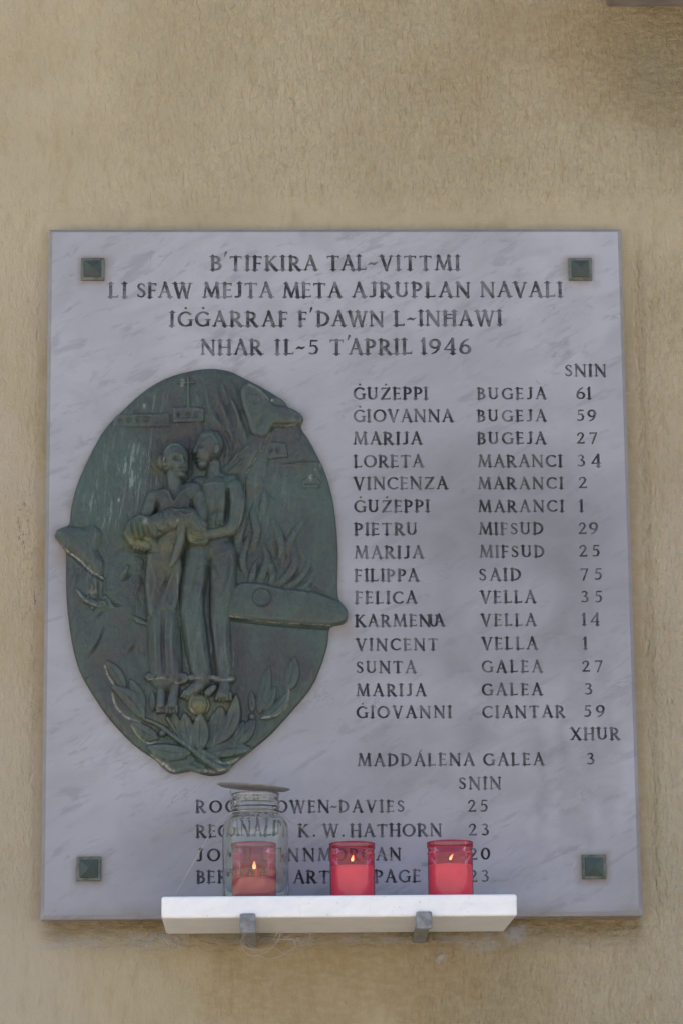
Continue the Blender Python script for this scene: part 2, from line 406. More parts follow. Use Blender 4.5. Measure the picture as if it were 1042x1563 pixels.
    n = len(V); V += [(-5, y, GROUND_Z-.2), (6, y, GROUND_Z-.2), (6, y, 4.2), (-5, y, 4.2), (-5, y+.3, GROUND_Z-.2), (6, y+.3, GROUND_Z-.2), (6, y+.3, 4.2), (-5, y+.3, 4.2)]
    Fc += [(n+4, n+7, n+6, n+5), (n, n+4, n+5, n+1), (n+3, n+2, n+6, n+7), (n, n+3, n+7, n+4), (n+1, n+5, n+6, n+2)]
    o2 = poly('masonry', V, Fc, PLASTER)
    for q in (o, o2): q.parent = t; q.matrix_parent_inverse = Matrix.Translation(-Vector(t.location))
build_wall()
# unseen slab added over the tablet to shade the upper wall
bl = box('added_shade_slab', -2.2, 2.6, WALL_Y-.60, WALL_Y-.001, 2.55, 2.70, SILL, None, .01)
tag(bl, 'unseen grey slab added high over the tablet to shade the wall', 'shade slab')

# the underside of a stone sill that enters the frame at the upper right
p = at(925, 9, WALL_Y-.002)
s = box('window_sill', p.x, p.x+1.1, WALL_Y-.19, WALL_Y+.02, p.z, p.z+.06, SILL, None, .004)
tag(s, 'grey stone sill jutting from the wall in the top right corner', 'window sill')

# ------------------------------------------------------------------ lettering (strokes of Roman capitals)
T_, t_ = .205, .118
def Ln(x1, y1, x2, y2, w, s1=0, s2=0):
    out = [([(x1, y1), (x2, y2)], [w, w])]
    for (x, y, s) in ((x1, y1, s1), (x2, y2, s2)):
        if s:
            e = w/2+.055; yy = y+(.028 if y < .5 else -.028)
            out.append(([(x-e*(s != 3), yy), (x+e*(s != 2), yy)], [.062, .062]))
    return out
def Ar(cx, cy, rx, ry, a0, a1, T=T_, t=t_, n=14):
    P = []; W = []
    for i in range(n+1):
        a = math.radians(a0+(a1-a0)*i/n); P.append((cx+rx*math.cos(a), cy+ry*math.sin(a))); W.append(t+(T-t)*abs(math.cos(a))**1.4)
    return [(P, W)]
def hb(x, y, w=.10, h=.1): return [([(x, y-h/2), (x, y+h/2)], [.07, .05])]
def glyphs():
    G = {}
    G['A'] = (.80, Ln(.10, 0, .40, 1, t_, 1)+Ln(.40, 1, .70, 0, T_, 0, 1)+Ln(.22, .36, .60, .36, .075))
    G['B'] = (.62, Ln(.14, 0, .14, 1, T_, 1, 2)+Ar(.26, .745, .22, .21, -90, 90)+Ar(.28, .28, .26, .24, -90, 90)+Ln(.14, .955, .27, .955, .085)+Ln(.14, .53, .28, .53, .085)+Ln(.14, .045, .30, .045, .085))
    G['C'] = (.78, Ar(.46, .5, .38, .47, 50, 310)+hb(.70, .84)+hb(.70, .15))
    G['D'] = (.78, Ln(.14, 0, .14, 1, T_, 1, 2)+Ar(.26, .5, .42, .455, -90, 90)+Ln(.14, .955, .28, .955, .085)+Ln(.14, .045, .28, .045, .085))
    G['E'] = (.58, Ln(.14, 0, .14, 1, T_, 2, 2)+Ln(.14, .955, .50, .955, .085)+Ln(.14, .52, .45, .52, .08)+Ln(.14, .045, .53, .045, .085)+hb(.50, .90)+hb(.45, .52)+hb(.53, .10))
    G['F'] = (.56, Ln(.14, 0, .14, 1, T_, 1, 2)+Ln(.14, .955, .50, .955, .085)+Ln(.14, .50, .44, .50, .08)+hb(.50, .90)+hb(.44, .50))
    G['G'] = (.84, Ar(.46, .5, .38, .47, 48, 312)+Ln(.74, .10, .74, .42, T_*.9, 0, 1)+hb(.70, .84))
    G['H'] = (.80, Ln(.14, 0, .14, 1, T_, 1, 1)+Ln(.66, 0, .66, 1, T_, 1, 1)+Ln(.14, .50, .66, .50, .08))
    G['\u0126'] = (.80, G['H'][1]+Ln(.02, .76, .78, .76, .075))
    G['I'] = (.30, Ln(.15, 0, .15, 1, T_, 1, 1))
    G['J'] = (.46, Ln(.32, .18, .32, 1, T_, 0, 1)+Ar(.14, .18, .18, .15, 0, -110, T_, t_))
    G['K'] = (.76, Ln(.14, 0, .14, 1, T_, 1, 1)+Ln(.16, .46, .60, 1, t_, 0, 1)+Ln(.28, .56, .68, 0, T_, 0, 1))
    G['L'] = (.60, Ln(.14, 0, .14, 1, T_, 2, 1)+Ln(.14, .045, .54, .045, .09)+hb(.54, .11))
    G['M'] = (1.0, Ln(.10, 0, .20, 1, t_, 1, 1)+Ln(.20, 1, .50, .08, T_)+Ln(.50, .08, .80, 1, t_)+Ln(.80, 1, .88, 0, T_, 3, 1))
    G['N'] = (.86, Ln(.13, 0, .13, 1, t_, 1, 1)+Ln(.13, 1, .73, 0, T_)+Ln(.73, 0, .73, 1, t_, 0, 1))
    G['O'] = (.92, Ar(.46, .5, .38, .47, 0, 360, n=24))
    G['P'] = (.62, Ln(.14, 0, .14, 1, T_, 1, 2)+Ar(.28, .71, .25, .245, -90, 90)+Ln(.14, .955, .29, .955, .085)+Ln(.14, .465, .29, .465, .085))
    G['R'] = (.74, G['P'][1]+Ln(.32, .46, .64, 0, T_, 0, 1))
    G['S'] = (.58, [([(.47, .80), (.40, .92), (.28, .955), (.15, .90), (.11, .76), (.17, .62), (.32, .51), (.44, .40), (.48, .24), (.41, .09), (.27, .04), (.14, .09), (.09, .20)], [.10, .09, .10, .12, .15, .16, .17, .17, .15, .12, .10, .09, .10])]+hb(.47, .86)+hb(.09, .14))
    G['T'] = (.76, Ln(.38, 0, .38, .96, T_, 1)+Ln(.06, .955, .70, .955, .09)+hb(.06, .89)+hb(.70, .89))
    G['U'] = (.80, Ln(.15, .32, .15, 1, T_, 0, 1)+Ar(.395, .34, .245, .295, 180, 360)+Ln(.64, .32, .64, 1, t_, 0, 1))
    G['V'] = (.80, Ln(.12, 1, .41, 0, T_, 1)+Ln(.41, 0, .69, 1, t_, 0, 1))
    G['W'] = (1.16, Ln(.12, 1, .36, 0, T_, 1)+Ln(.36, 0, .59, .96, t_)+Ln(.57, 1, .82, 0, T_, 1)+Ln(.82, 0, 1.04, 1, t_, 0, 1))
    G['X'] = (.80, Ln(.12, 1, .68, 0, T_, 1, 1)+Ln(.68, 1, .12, 0, t_, 1, 1))
    G['Y'] = (.76, Ln(.10, 1, .38, .48, T_, 1)+Ln(.66, 1, .38, .48, t_, 1)+Ln(.38, 0, .38, .5, T_, 1))
    G['Z'] = (.76, Ln(.12, .955, .66, .955, .085)+Ln(.64, .95, .12, .05, T_)+Ln(.10, .045, .68, .045, .085)+hb(.12, .89)+hb(.68, .11))
    G['-'] = (.60, [([(.08, .40), (.22, .50), (.38, .42), (.52, .52)], [.07, .14, .14, .07])])
    G["'"] = (.26, [([(.18, 1.26), (.10, .98)], [.15, .06])])
    G['.'] = (.30, [([(.14, .07), (.16, .07)], [.15, .15])])
    G['0'] = (.74, Ar(.37, .5, .27, .46, 0, 360, n=22))
    G['1'] = (.36, Ln(.20, 0, .20, 1, T_, 1)+Ln(.06, .86, .20, .97, .09))
    G['2'] = (.62, [([(.10, .76), (.16, .90), (.30, .96), (.44, .90), (.50, .74), (.44, .56), (.28, .32), (.10, .07)], [.13, .10, .10, .14, .17, .15, .12, .10])]+Ln(.08, .06, .56, .06, .13)+hb(.56, .13))
    G['3'] = (.60, [([(.12, .88), (.24, .96), (.38, .92), (.45, .78), (.38, .62), (.26, .55), (.40, .50), (.50, .34), (.46, .14), (.30, .04), (.10, .10)], [.09, .10, .13, .15, .12, .09, .12, .17, .16, .11, .12])])
    G['4'] = (.72, Ln(.52, -.02, .52, 1, T_, 1)+Ln(.50, 1, .08, .30, t_)+Ln(.06, .28, .68, .28, .10))
    G['5'] = (.60, Ln(.18, .95, .50, .95, .12)+Ln(.18, .95, .14, .56, .09)+[([(.14, .56), (.28, .62), (.42, .56), (.50, .36), (.43, .13), (.27, .04), (.10, .08)], [.08, .10, .14, .17, .15, .11, .13])])
    G['6'] = (.70, Ar(.37, .31, .25, .27, 0, 360, n=20)+[([(.12, .36), (.18, .66), (.34, .88), (.54, .99)], [.16, .16, .12, .08])])
    G['9'] = (.70, Ar(.34, .68, .25, .28, 0, 360, n=20)+[([(.59, .64), (.53, .34), (.37, .12), (.16, .01)], [.16, .16, .12, .08])])
    G['7'] = (.62, Ln(.08, .94, .56, .94, .12)+Ln(.56, .95, .24, 0, .14)+hb(.08, .87))
    dot = lambda x: [([(x-.012, 1.26), (x+.012, 1.26)], [.15, .15])]
    G['\u0120'] = (G['G'][0], G['G'][1]+dot(.46)); G['\u017b'] = (G['Z'][0], G['Z'][1]+dot(.40))
    G['\u00c1'] = (G['A'][0], G['A'][1]+[([(.34, 1.12), (.50, 1.30)], [.05, .12])])
    return G
GL = glyphs()
# (text, left px, right px, top px, baseline px)
LINES = [
 [("B", 322, 338, 391, 412.5), ("'", 340, 347, 391, 412.5), ("TIFKIRA", 351, 483, 391, 412.5), ("TAL", 500, 558, 390.5, 412.3), ("-", 560, 577, 390.5, 412.3), ("VITTMI", 580, 700, 390.5, 412)],
 [("LI", 167, 193.5, 432, 454), ("SFAW", 210, 293, 432, 454), ("MEJTA", 311, 416, 432, 454), ("META", 433, 520, 432, 454), ("AJRUPLAN", 538, 716, 431.5, 453.5), ("NAVALI", 733, 857, 431, 453)],
 [("I\u0120\u0120ARRAF", 260, 439, 476, 498), ("F", 456, 468, 476, 498), ("'", 472, 478, 476, 498), ("DAWN", 484, 585, 475.5, 497.5), ("L", 602, 617, 475, 497), ("-", 619, 636, 475, 497), ("IN\u0126AWI", 639, 765, 474.5, 496.5)],
 [("NHAR", 308, 400, 519, 541), ("IL", 421, 448, 519, 541), ("-", 450, 468, 519, 541), ("5", 471, 487, 519, 541), ("T", 501, 527, 518.5, 541), ("'", 528, 535, 518.5, 541), ("APRIL", 533, 628, 518, 540.5), ("1946", 642, 717, 517.5, 540)],
 [("SNIN", 862, 924, 556.5, 574.3)],
 [("\u0120U\u017bEPPI", 540, 652, 591.5, 609.5), ("BUGEJA", 728, 832, 592, 609), ("61", 879, 901, 592, 609)],
 [("\u0120IOVANNA", 540, 690, 625.5, 643.5), ("BUGEJA", 728, 832, 626, 643), ("59", 880, 909, 625.5, 642.5)],
 [("MARIJA", 540, 643, 660, 678), ("BUGEJA", 728.5, 832, 660, 677.5), ("27", 880, 910, 660, 677)],
 [("LORETA", 540.5, 645, 695, 713), ("MARANCI", 729.5, 857, 695, 712.5), ("34", 881, 916, 694, 712)],
 [("VINCENZA", 540.5, 682, 728.5, 746.5), ("MARANCI", 729.5, 858, 729, 746), ("2", 882, 895, 728, 745)],
 [("\u0120U\u017bEPPI", 541, 654.5, 763.5, 781.5), ("MARANCI", 730, 859, 764, 781), ("1", 882.5, 890.5, 763, 780.5)],
 [("PIETRU", 541.5, 636, 798.5, 816.5), ("MIFSUD", 731, 828, 798, 815.5), ("29", 883, 912, 797.5, 815)],
 [("MARIJA", 542, 645, 834, 852), ("MIFSUD", 732, 829.5, 833, 850.5), ("25", 884, 914, 832, 849.5)],
 [("FILIPPA", 542, 638, 869, 887), ("SAID", 731, 794, 868, 886), ("75", 885.5, 917.5, 867.5, 885)],
 [("FELICA", 542.5, 635, 903, 921), ("VELLA", 733, 816.5, 902, 920), ("35", 887, 918, 902, 919.5)],
 [("KARMEN", 542.5, 656, 938.5, 956), ("U", 655.5, 668, 938.5, 956), ("A", 662.5, 677, 938, 955.5), ("VELLA", 734, 817, 937.5, 955), ("14", 888, 914, 936.5, 954)],
 [("VINCENT", 544, 667.5, 975, 992.5), ("VELLA", 735, 819, 973, 991), ("1", 888.5, 896, 973, 990.5)],
 [("SUNTA", 544, 633.5, 1009.5, 1027), ("GALEA", 735.5, 826.5, 1008.5, 1026), ("27", 888.5, 918, 1008, 1025)],
 [("MARIJA", 544.5, 649, 1044.5, 1062), ("GALEA", 735.5, 826.5, 1043.5, 1061), ("3", 890.5, 904.5, 1042.5, 1060)],
 [("\u0120IOVANNI", 544.5, 688, 1078, 1095.5), ("CIANTAR", 736, 861, 1077.5, 1095), ("59", 891, 922, 1076.5, 1094)],
 [("XHUR", 871, 944.5, 1111, 1129)],
 [("MADD\u00c1LENA", 546.5, 722.5, 1150.5, 1168.5), ("GALEA", 737.5, 829, 1150, 1168), ("3", 894, 907.5, 1149.5, 1167)],
 [("SNIN", 700, 763.5, 1186.5, 1204.5)],
 [("ROGER", 300, 399, 1222, 1240), ("OWEN", 421, 502, 1222, 1240), ("-", 502, 516, 1222, 1239.5), ("DAVIES", 518, 616.5, 1222, 1239.5), ("25", 714, 743.5, 1221, 1239)],
 [("REGINALD", 300, 437, 1259, 1277.5), ("K.", 456, 482, 1258.5, 1277), ("W.", 493, 526, 1258.5, 1277), ("HATHORN", 535, 673, 1258, 1276.5), ("23", 715, 745, 1257, 1275)],
 [("JOHN", 301, 384, 1295.5, 1314), ("LYNN", 400, 479.5, 1295.5, 1314), ("MORGAN", 486, 611, 1295, 1313), ("20", 716, 747, 1294.5, 1312)],
 [("BERNARD", 301, 429, 1329, 1347.5), ("ARTHUR", 448.5, 561, 1329, 1347.5), ("PAGE", 572, 640.5, 1328, 1346.5), ("23", 716, 745, 1328, 1346)],
]

def build_tablet():
    t = thing('memorial_tablet', 'grey veined marble tablet with names cut into it in rows of Roman capitals', 'memorial tablet')
    xa, xb, za, zb = 0.0, .9158, 0.0, 1.0993
    bev = .006; y1 = WALL_Y+.004
    fx0, fx1, fz0, fz1 = xa+bev, xb-bev, za+bev, zb-bev
    step = .00075
    OUT = spline(OUTLINE, 4, True)
    def masks(X, Z):
        PX, PY = pix(X, 0.0, Z)
        gr = .75*ss(-np.hypot((PX-760)/260, (PY-930)/330), -1.25, -.35)*ss(fbm(X, Z, 6, 50, 4), .25, .65)
        gr += .20*ss(PX, 420, 900)*ss(PY, 480, 800)*ss(fbm(X, Z, 5, 52, 4), .2, .7)
        gr += .35*ss(-np.hypot((PX-620)/200, (PY-1235)/90), -1.3, -.4)+.25*ss(-np.hypot((PX-270)/70, (PY-1300)/70), -1.3, -.4)
        gr += .30*ss(-np.hypot((PX-880)/90, (PY-1150)/300), -1.3, -.4)*ss(fbm(X*2, Z*.5, 30, 8, 2), .4, .6)
        gr += .14*ss(PY, 350, 420)*ss(-PY, -640, -520)*ss(PX, 250, 420)
        sd = -poly_sd(PX, PY, OUT)
        rust = .60*np.exp(-np.clip(sd, 0, 99)/5.0)*(sd < 40)
        rust += .8*ss(-np.hypot((PX-95)/16, (PY-850)/22), -1.4, -.4)*.5+.8*ss(-np.hypot((PX-528)/22, (PY-966)/16), -1.3, -.2)*.6
        for (cx, cy) in CAPS:
            rust += .75*ss(-np.maximum(np.abs(PX-cx), np.abs(PY-cy-3)), -27, -18)
        rust += .5*ss(PY, 1372, 1398)*ss(fbm(X, Z, 20, 4, 3), .35, .6)
        gr += .5*ss(PY, 1378, 1396)*.8
        return np.clip(gr, 0, 1), np.clip(rust, 0, .9)
    rects = []; cells = []
    for li, line in enumerate(LINES):
        # overlapping words of one line are merged into one cell
        items = []
        for (txt, l, r, top, base) in line:
            a = at(l, base); b2 = at(r, base); c = at(l, top); z0 = (a.z+b2.z)/2; h = (c.z-a.z)
            items.append((txt, a.x, b2.x, z0, h))
        words = []
        for it in items:
            m = .0035
            if words and it[1]-m < words[-1][1]+.0005: words[-1][1] = max(words[-1][1], it[2]+m); words[-1][2].append(it)
            else: words.append([it[1]-m, it[2]+m, [it]])
        for wd in words:
            zb_ = min(i[3] for i in wd[2]); h = max(i[4] for i in wd[2])
            hi = 1.42 if any(ch in "'\u0120\u017b\u00c1" for i in wd[2] for ch in i[0]) else 1.10
            rects.append([wd[0], wd[1], zb_-.0026, zb_+h*hi+.001, li, wd[2]])
    glyph_faces = []; chars = []
    slabV = []; slabQ = []; slabA = []; off = 0
    for R in rects:
        nx = int(math.ceil((R[1]-R[0])/step)); nz = int(math.ceil((R[3]-R[2])/step))
        xs = np.linspace(R[0], R[1], nx+1); zs = np.linspace(R[2], R[3], nz+1); X, Z = np.meshgrid(xs, zs)
        dep = np.full(X.shape, -1.0); gid = np.full(X.shape, -1)
        for (txt, xl, xr, zb_, h) in R[5]:
            wsum = sum(GL[ch][0] for ch in txt)*h; n = len(txt); wreal = xr-xl
            if n > 1:
                gap = (wreal+.10*h-wsum)/(n-1) if wsum else 0; s = 1.0
                if gap < .02*h: s = (wreal+.10*h-.02*h*(n-1))/wsum; gap = .02*h
                if gap > .10*h: s = min(1.16, (wreal+.10*h-.10*h*(n-1))/wsum); gap = (wreal+.10*h-wsum*s)/(n-1)
                x = xl-.05*h
            else:
                s = min(1.25, max(.8, wreal/(wsum*.86))); gap = 0; x = (xl+xr)/2-wsum*s/2
            for ch in txt:
                gw, st = GL[ch]; m = (X > x-.1*h) & (X < x+gw*h*s+.1*h)
                # every letter was cut by hand: small differences
                jx, jz, jr = random.uniform(-.012, .012), random.uniform(-.012, .012), random.uniform(-.012, .012)
                U = (X[m]-x)/(h*s)+jx+jr*(Z[m]-zb_)/h; W_ = (Z[m]-zb_)/h+jz; best = dep[m]
                for (P, Wd) in st:
                    for i in range(len(P)-1):
                        d, tt = seg_d(U*s, W_, P[i][0]*s, P[i][1], P[i+1][0]*s, P[i+1][1])
                        best = np.maximum(best, (Wd[i]+(Wd[i+1]-Wd[i])*tt)/2-d)
                gg = gid[m]; gg[best > dep[m]] = len(chars); gid[m] = gg; chars.append(ch)
                dep[m] = best; x += gw*h*s+gap
        hh = R[5][0][4]
        dm = dep*hh                                    # metres
        cut = np.clip(dm, 0, .0016)*1.15
        gr, ru = masks(X, Z)
        let = np.clip(dm/.0011*.5+.5, 0, 1)*(1.0)
        let = ss(dm, -.0004, .0005)
        V = np.stack([X, cut, Z], -1).reshape(-1, 3); I = np.arange(V.shape[0]).reshape(nz+1, nx+1)
        Q = np.stack([I[:-1, :-1], I[:-1, 1:], I[1:, 1:], I[1:, :-1]], -1).reshape(-1, 4)
        A = np.stack([gr, ru, let], -1).reshape(-1, 3)
        inl = (let.reshape(-1)[Q] > .02).any(1)
        slabV.append(V); slabA.append(A); slabQ.append(Q[~inl]+off); off += len(V)
        qi = Q[inl]; ids = gid.reshape(-1)[qi[:, 0]]
        for k in np.unique(ids): glyph_faces.append((chars[k] if k >= 0 else '.', V, qi[ids == k], A))
    # the plain face between the words: bands, then columns, about 12 mm squares
    zsb = sorted(set([fz0, fz1]+[r[2] for r in rects]+[r[3] for r in rects]+list(np.arange(fz0+.012, fz1, .012))))
    V = []; Q = []
    for a, b2 in zip(zsb[:-1], zsb[1:]):
        if b2-a < 1e-7: continue
        mid = (a+b2)/2; cov = sorted([(r[0], r[1]) for r in rects if r[2] < mid < r[3]]); x = fx0; spans = []
        for (l, r) in cov:
            if l > x: spans.append((x, l))
            x = max(x, r)
        spans.append((x, fx1))
        for (l, r) in spans:
            k = max(1, int((r-l)/.012)); ed = np.linspace(l, r, k+1)
            for p_, q_ in zip(ed[:-1], ed[1:]):
                n = len(V); V += [(p_, 0, a), (q_, 0, a), (q_, 0, b2), (p_, 0, b2)]; Q.append((n, n+1, n+2, n+3))
    V = np.array(V); gr, ru = masks(V[:, 0], V[:, 2])
    slabV.append(V); slabA.append(np.stack([gr, ru, gr*0], -1)); slabQ.append(np.array(Q)+off); off += len(V)
    # bevels and sides
    ring = [(xa, za), (xb, za), (xb, zb), (xa, zb)]; fr = [(fx0, fz0), (fx1, fz0), (fx1, fz1), (fx0, fz1)]
    V = []; Q = []
    for i in range(4):
        j = (i+1) % 4; K = 60
        for k in range(K):
            f = lambda A_, B_, u: (A_[0]+(B_[0]-A_[0])*u, A_[1]+(B_[1]-A_[1])*u)
            o0, o1, i0, i1 = f(ring[i], ring[j], k/K), f(ring[i], ring[j], (k+1)/K), f(fr[i], fr[j], k/K), f(fr[i], fr[j], (k+1)/K)
            n = len(V); V += [(o0[0], .006, o0[1]), (o1[0], .006, o1[1]), (i1[0], 0, i1[1]), (i0[0], 0, i0[1])]; Q.append((n, n+1, n+2, n+3))
            n = len(V); V += [(o0[0], y1, o0[1]), (o1[0], y1, o1[1]), (o1[0], .006, o1[1]), (o0[0], .006, o0[1])]; Q.append((n, n+1, n+2, n+3))
    V = np.array(V); bot = V[:, 2] < .0065; gr = np.where(bot, 0.0, .45); ru = np.where(bot, 0.0, .28)  # bounce light painted in: bottom kept pale, the other edges darker
    slabV.append(V); slabA.append(np.stack([gr, ru, gr*0], -1)); slabQ.append(np.array(Q)+off)
    def mk(name, V, Q, A):
        u, inv = np.unique(Q, return_inverse=True)
        return mesh_np(name, V[u], inv.reshape(Q.shape), MARBLE_L, dict(grime_shade=A[u, 0], rust=A[u, 1], letter=A[u, 2]), False, t)
    mk('slab', np.concatenate(slabV), np.concatenate(slabQ), np.concatenate(slabA))
    for (ch, V, Q, A) in glyph_faces:
        mk('numeral' if ch.isdigit() else 'letter' if ch.isalpha() else 'punctuation_mark', V, Q, A)
    # pyramid-headed bronze caps over the four fixings
    for k, (cx, cy) in enumerate(CAPS):
        c = at(cx, cy, -.004); s_ = .0185; V = []
        for (r, y) in ((s_, .001), (s_, -.0035), (s_-.002, -.0045), (s_-.0045, -.0045), (s_-.005, -.006), (.0005, -.0135)):
            V += [(c.x-r, y, c.z-r), (c.x+r, y, c.z-r), (c.x+r, y, c.z+r), (c.x-r, y, c.z+r)]
        Fc = []
        for j in range(5):
            for i in range(4): Fc.append((j*4+i, j*4+(i+1) % 4, (j+1)*4+(i+1) % 4, (j+1)*4+i))
        Fc.append((20, 21, 22, 23)); bc = poly('bolt_cap', V, Fc, BRONZE_P, t, False, .0006, 1); bc.data.materials.append(RIM)
        for q in list(bc.data.polygons)[:12]: q.material_index = 1
    return t

CAPS = [(142, 410.5), (885, 410.5), (136, 1326), (906, 1323)]
OUTLINE = [(314,564),(348,567),(372,578),(394,589),(415,601),(434,615),(441,625),(458,633),(462,642),(459,654),(470,671),(487,703),(499,732),(508,768),(513,809),(515,852),(514,893),(516,914),(527,928),(530,940),(524,952),(503,958),(499,985),(489,1018),(473,1052),(444,1087),(415,1119),(386,1144),(357,1167),(343,1180),(319,1184),(293,1177),(266,1181),(251,1173),(236,1159),(204,1136),(170,1100),(146,1066),(122,1023),(110,975),(103,917),(102,870),(102,846),(94,832),(86,822),(87,812),(94,808),(107,800),(110,775),(122,732),(156,663),(194,622),(228,593),(266,574)]
build_tablet()

# ------------------------------------------------------------------ bronze relief
def build_relief():
    t = thing('bronze_relief', 'green bronze oval relief of two figures carrying a body, mounted on the marble', 'relief')
    st = .0008
    pA, pB = at(78, 1192), at(540, 556)
    xs = np.arange(pA.x, pB.x, st); zs = np.arange(pA.z, pB.z, st); X, Z = np.meshgrid(xs, zs)
    PX, PY = pix(X, 0.0, Z)
    out = spline(OUTLINE, 3, True); SD = poly_sd(PX, PY, out)
    n1 = fbm(PX, PY, 1/60, 31, 4); n2 = fbm(PX, PY, 1/14, 37, 3)
    jx = (fbm(PX, PY, 1/25, 41, 2)-.5)*3; jy = (fbm(PX, PY, 1/25, 43, 2)-.5)*3
    plate = 9.0+4.0*ss(np.hypot((PX-310)/215, (PY-870)/310), .75, 1.0)*0+(n1-.5)*3.0
    plate = plate-5.0*(1-np.sqrt(np.clip(SD/9, 0, 1)))
    H = plate.copy(); LAB = np.zeros(H.shape, np.int16); names = [('plate', None)]
    zero = np.zeros_like(H); at_ = {k: zero.copy() for k in ('patina_shade', 'streak', 'olive', 'pale')}
    def win(x0, x1, y0, y1): return (PX > x0) & (PX < x1) & (PY > y0) & (PY < y1)
    def smax(a, b, s): 
        d = np.clip((b-a)/s*.5+.5, 0, 1); return a+(b-a)*d+s*d*(1-d)*.5
    class S:                                    # one part being modelled in its own field
        def __init__(s, name, label=None, i=None):
            s.f = np.full(H.shape, -60.0); s.fall = 3.6 if 'figure' in name or name in ('carried_body', 'rock', 'cloth') else 2.6; s.i = len(names) if i is None else i
            if i is None: names.append((name, label))
        def cap(s, x1, y1, r1, x2, y2, r2, b1, b2=None, k=.6, sm=1.5, jit=0):
            b2 = b1 if b2 is None else b2; R = max(r1, r2)+14
            m = win(min(x1, x2)-R, max(x1, x2)+R, min(y1, y2)-R, max(y1, y2)+R)
            x, y = PX[m]+jx[m]*jit, PY[m]+jy[m]*jit; d, tt = seg_d(x, y, x1, y1, x2, y2); r = r1+(r2-r1)*tt
            g = b1+(b2-b1)*tt+k*np.sqrt(np.clip(r*r-d*d, 0, None))-s.fall*np.clip(d-r, 0, None)
            s.f[m] = smax(s.f[m], g, sm); return s
        def chain(s, pts, k=.6, sm=1.5, jit=0):   # pts: x, y, r, base
            for a, b in zip(pts[:-1], pts[1:]): s.cap(a[0], a[1], a[2], b[0], b[1], b[2], a[3], b[3], k, sm, jit)
            return s
        def ell(s, cx, cy, rx, ry, b, k, rot=0, sm=1.5):
            m = win(cx-max(rx, ry)-14, cx+max(rx, ry)+14, cy-max(rx, ry)-14, cy+max(rx, ry)+14)
            c, q = math.cos(math.radians(rot)), math.sin(math.radians(rot)); u = (PX[m]-cx)*c+(PY[m]-cy)*q; v = -(PX[m]-cx)*q+(PY[m]-cy)*c
            e = np.hypot(u/rx, v/ry); g = b+k*np.sqrt(np.clip(1-e*e, 0, None))-s.fall*np.clip(e-1, 0, None)*min(rx, ry)
            s.f[m] = smax(s.f[m], g, sm); return s
        def slab(s, pts, b, edge=3, rise=3, crown=0, jag=0, sm=1.0, n=4):
            P = spline(pts, n, True) if n > 1 else pts; xs_ = [p[0] for p in P]; ys_ = [p[1] for p in P]
            m = win(min(xs_)-12, max(xs_)+12, min(ys_)-12, max(ys_)+12)
            d = poly_sd(PX[m]+jx[m]*jag, PY[m]+jy[m]*jag, P)
            g = b+rise*np.sqrt(np.clip(d/edge, 0, 1))+crown*np.clip(d, 0, 30)/30-s.fall*np.clip(-d, 0, None)
            s.f[m] = smax(s.f[m], g, sm); return s
        def bump(s, cx, cy, rx, ry, a, rot=0):
            c, q = math.cos(math.radians(rot)), math.sin(math.radians(rot)); u = (PX-cx)*c+(PY-cy)*q; v = -(PX-cx)*q+(PY-cy)*c
            s.f += a*np.exp(-(u/rx)**2-(v/ry)**2); return s
        def line(s, pts, w, a, n=6):
            d, tt = pl_d(PX, PY, spline(pts, n)); s.f += a*np.exp(-(d/w)**2)*(.35+.65*np.sin(np.pi*np.clip(tt, .04, .96))); return s
        def put(s, soft=.8):
            soft = soft*1.2+.4
            nonlocal H
            k = s.f > H; LAB[k] = s.i; H = smax(H, s.f, soft) if soft else np.maximum(H, s.f); return s
    def carve(pts, w, a, n=6, fade=True):        # a ridge (a > 0) or a groove (a < 0) in what is there already
        nonlocal H
        d, tt = pl_d(PX, PY, spline(pts, n) if n > 1 else pts)
        H = H+a*np.exp(-(d/w)**2)*((.25+.75*np.sin(np.pi*np.clip(tt, .03, .97))) if fade else 1)
    def paint(key, pts, w, a, n=4):
        d, tt = pl_d(PX, PY, spline(pts, n) if n > 1 else pts); at_[key] = np.maximum(at_[key], a*np.exp(-(d/w)**2))
    def blot(key, cx, cy, rx, ry, a): at_[key] = np.maximum(at_[key], a*np.exp(-((PX-cx)/rx)**2-((PY-cy)/ry)**2))

    # --- background: uneven casting, falling debris on the left, smoke in the middle
    rs = random.Random(5)
    H += 1.0*(fbm(PX*3, PY, 1/40, 61, 4)-.5)*ss(-PX, -260, -160)
    for i in range(58):
        x = rs.uniform(128, 250); y = rs.uniform(665, 800); L = rs.uniform(14, 42)
        carve([(x, y), (x+rs.uniform(-2, 3), y+L*.5), (x+rs.uniform(-1, 6), y+L)], rs.uniform(1.2, 2.4), rs.uniform(-.6, 1.1), 3)
    for i in range(26):
        x = rs.uniform(355, 500); y = rs.uniform(740, 850); L = rs.uniform(24, 60)
        carve([(x, y), (x+rs.uniform(-4, 4), y+L*.5), (x+rs.uniform(-5, 5), y+L)], rs.uniform(2, 4), rs.uniform(-.6, .7), 3)
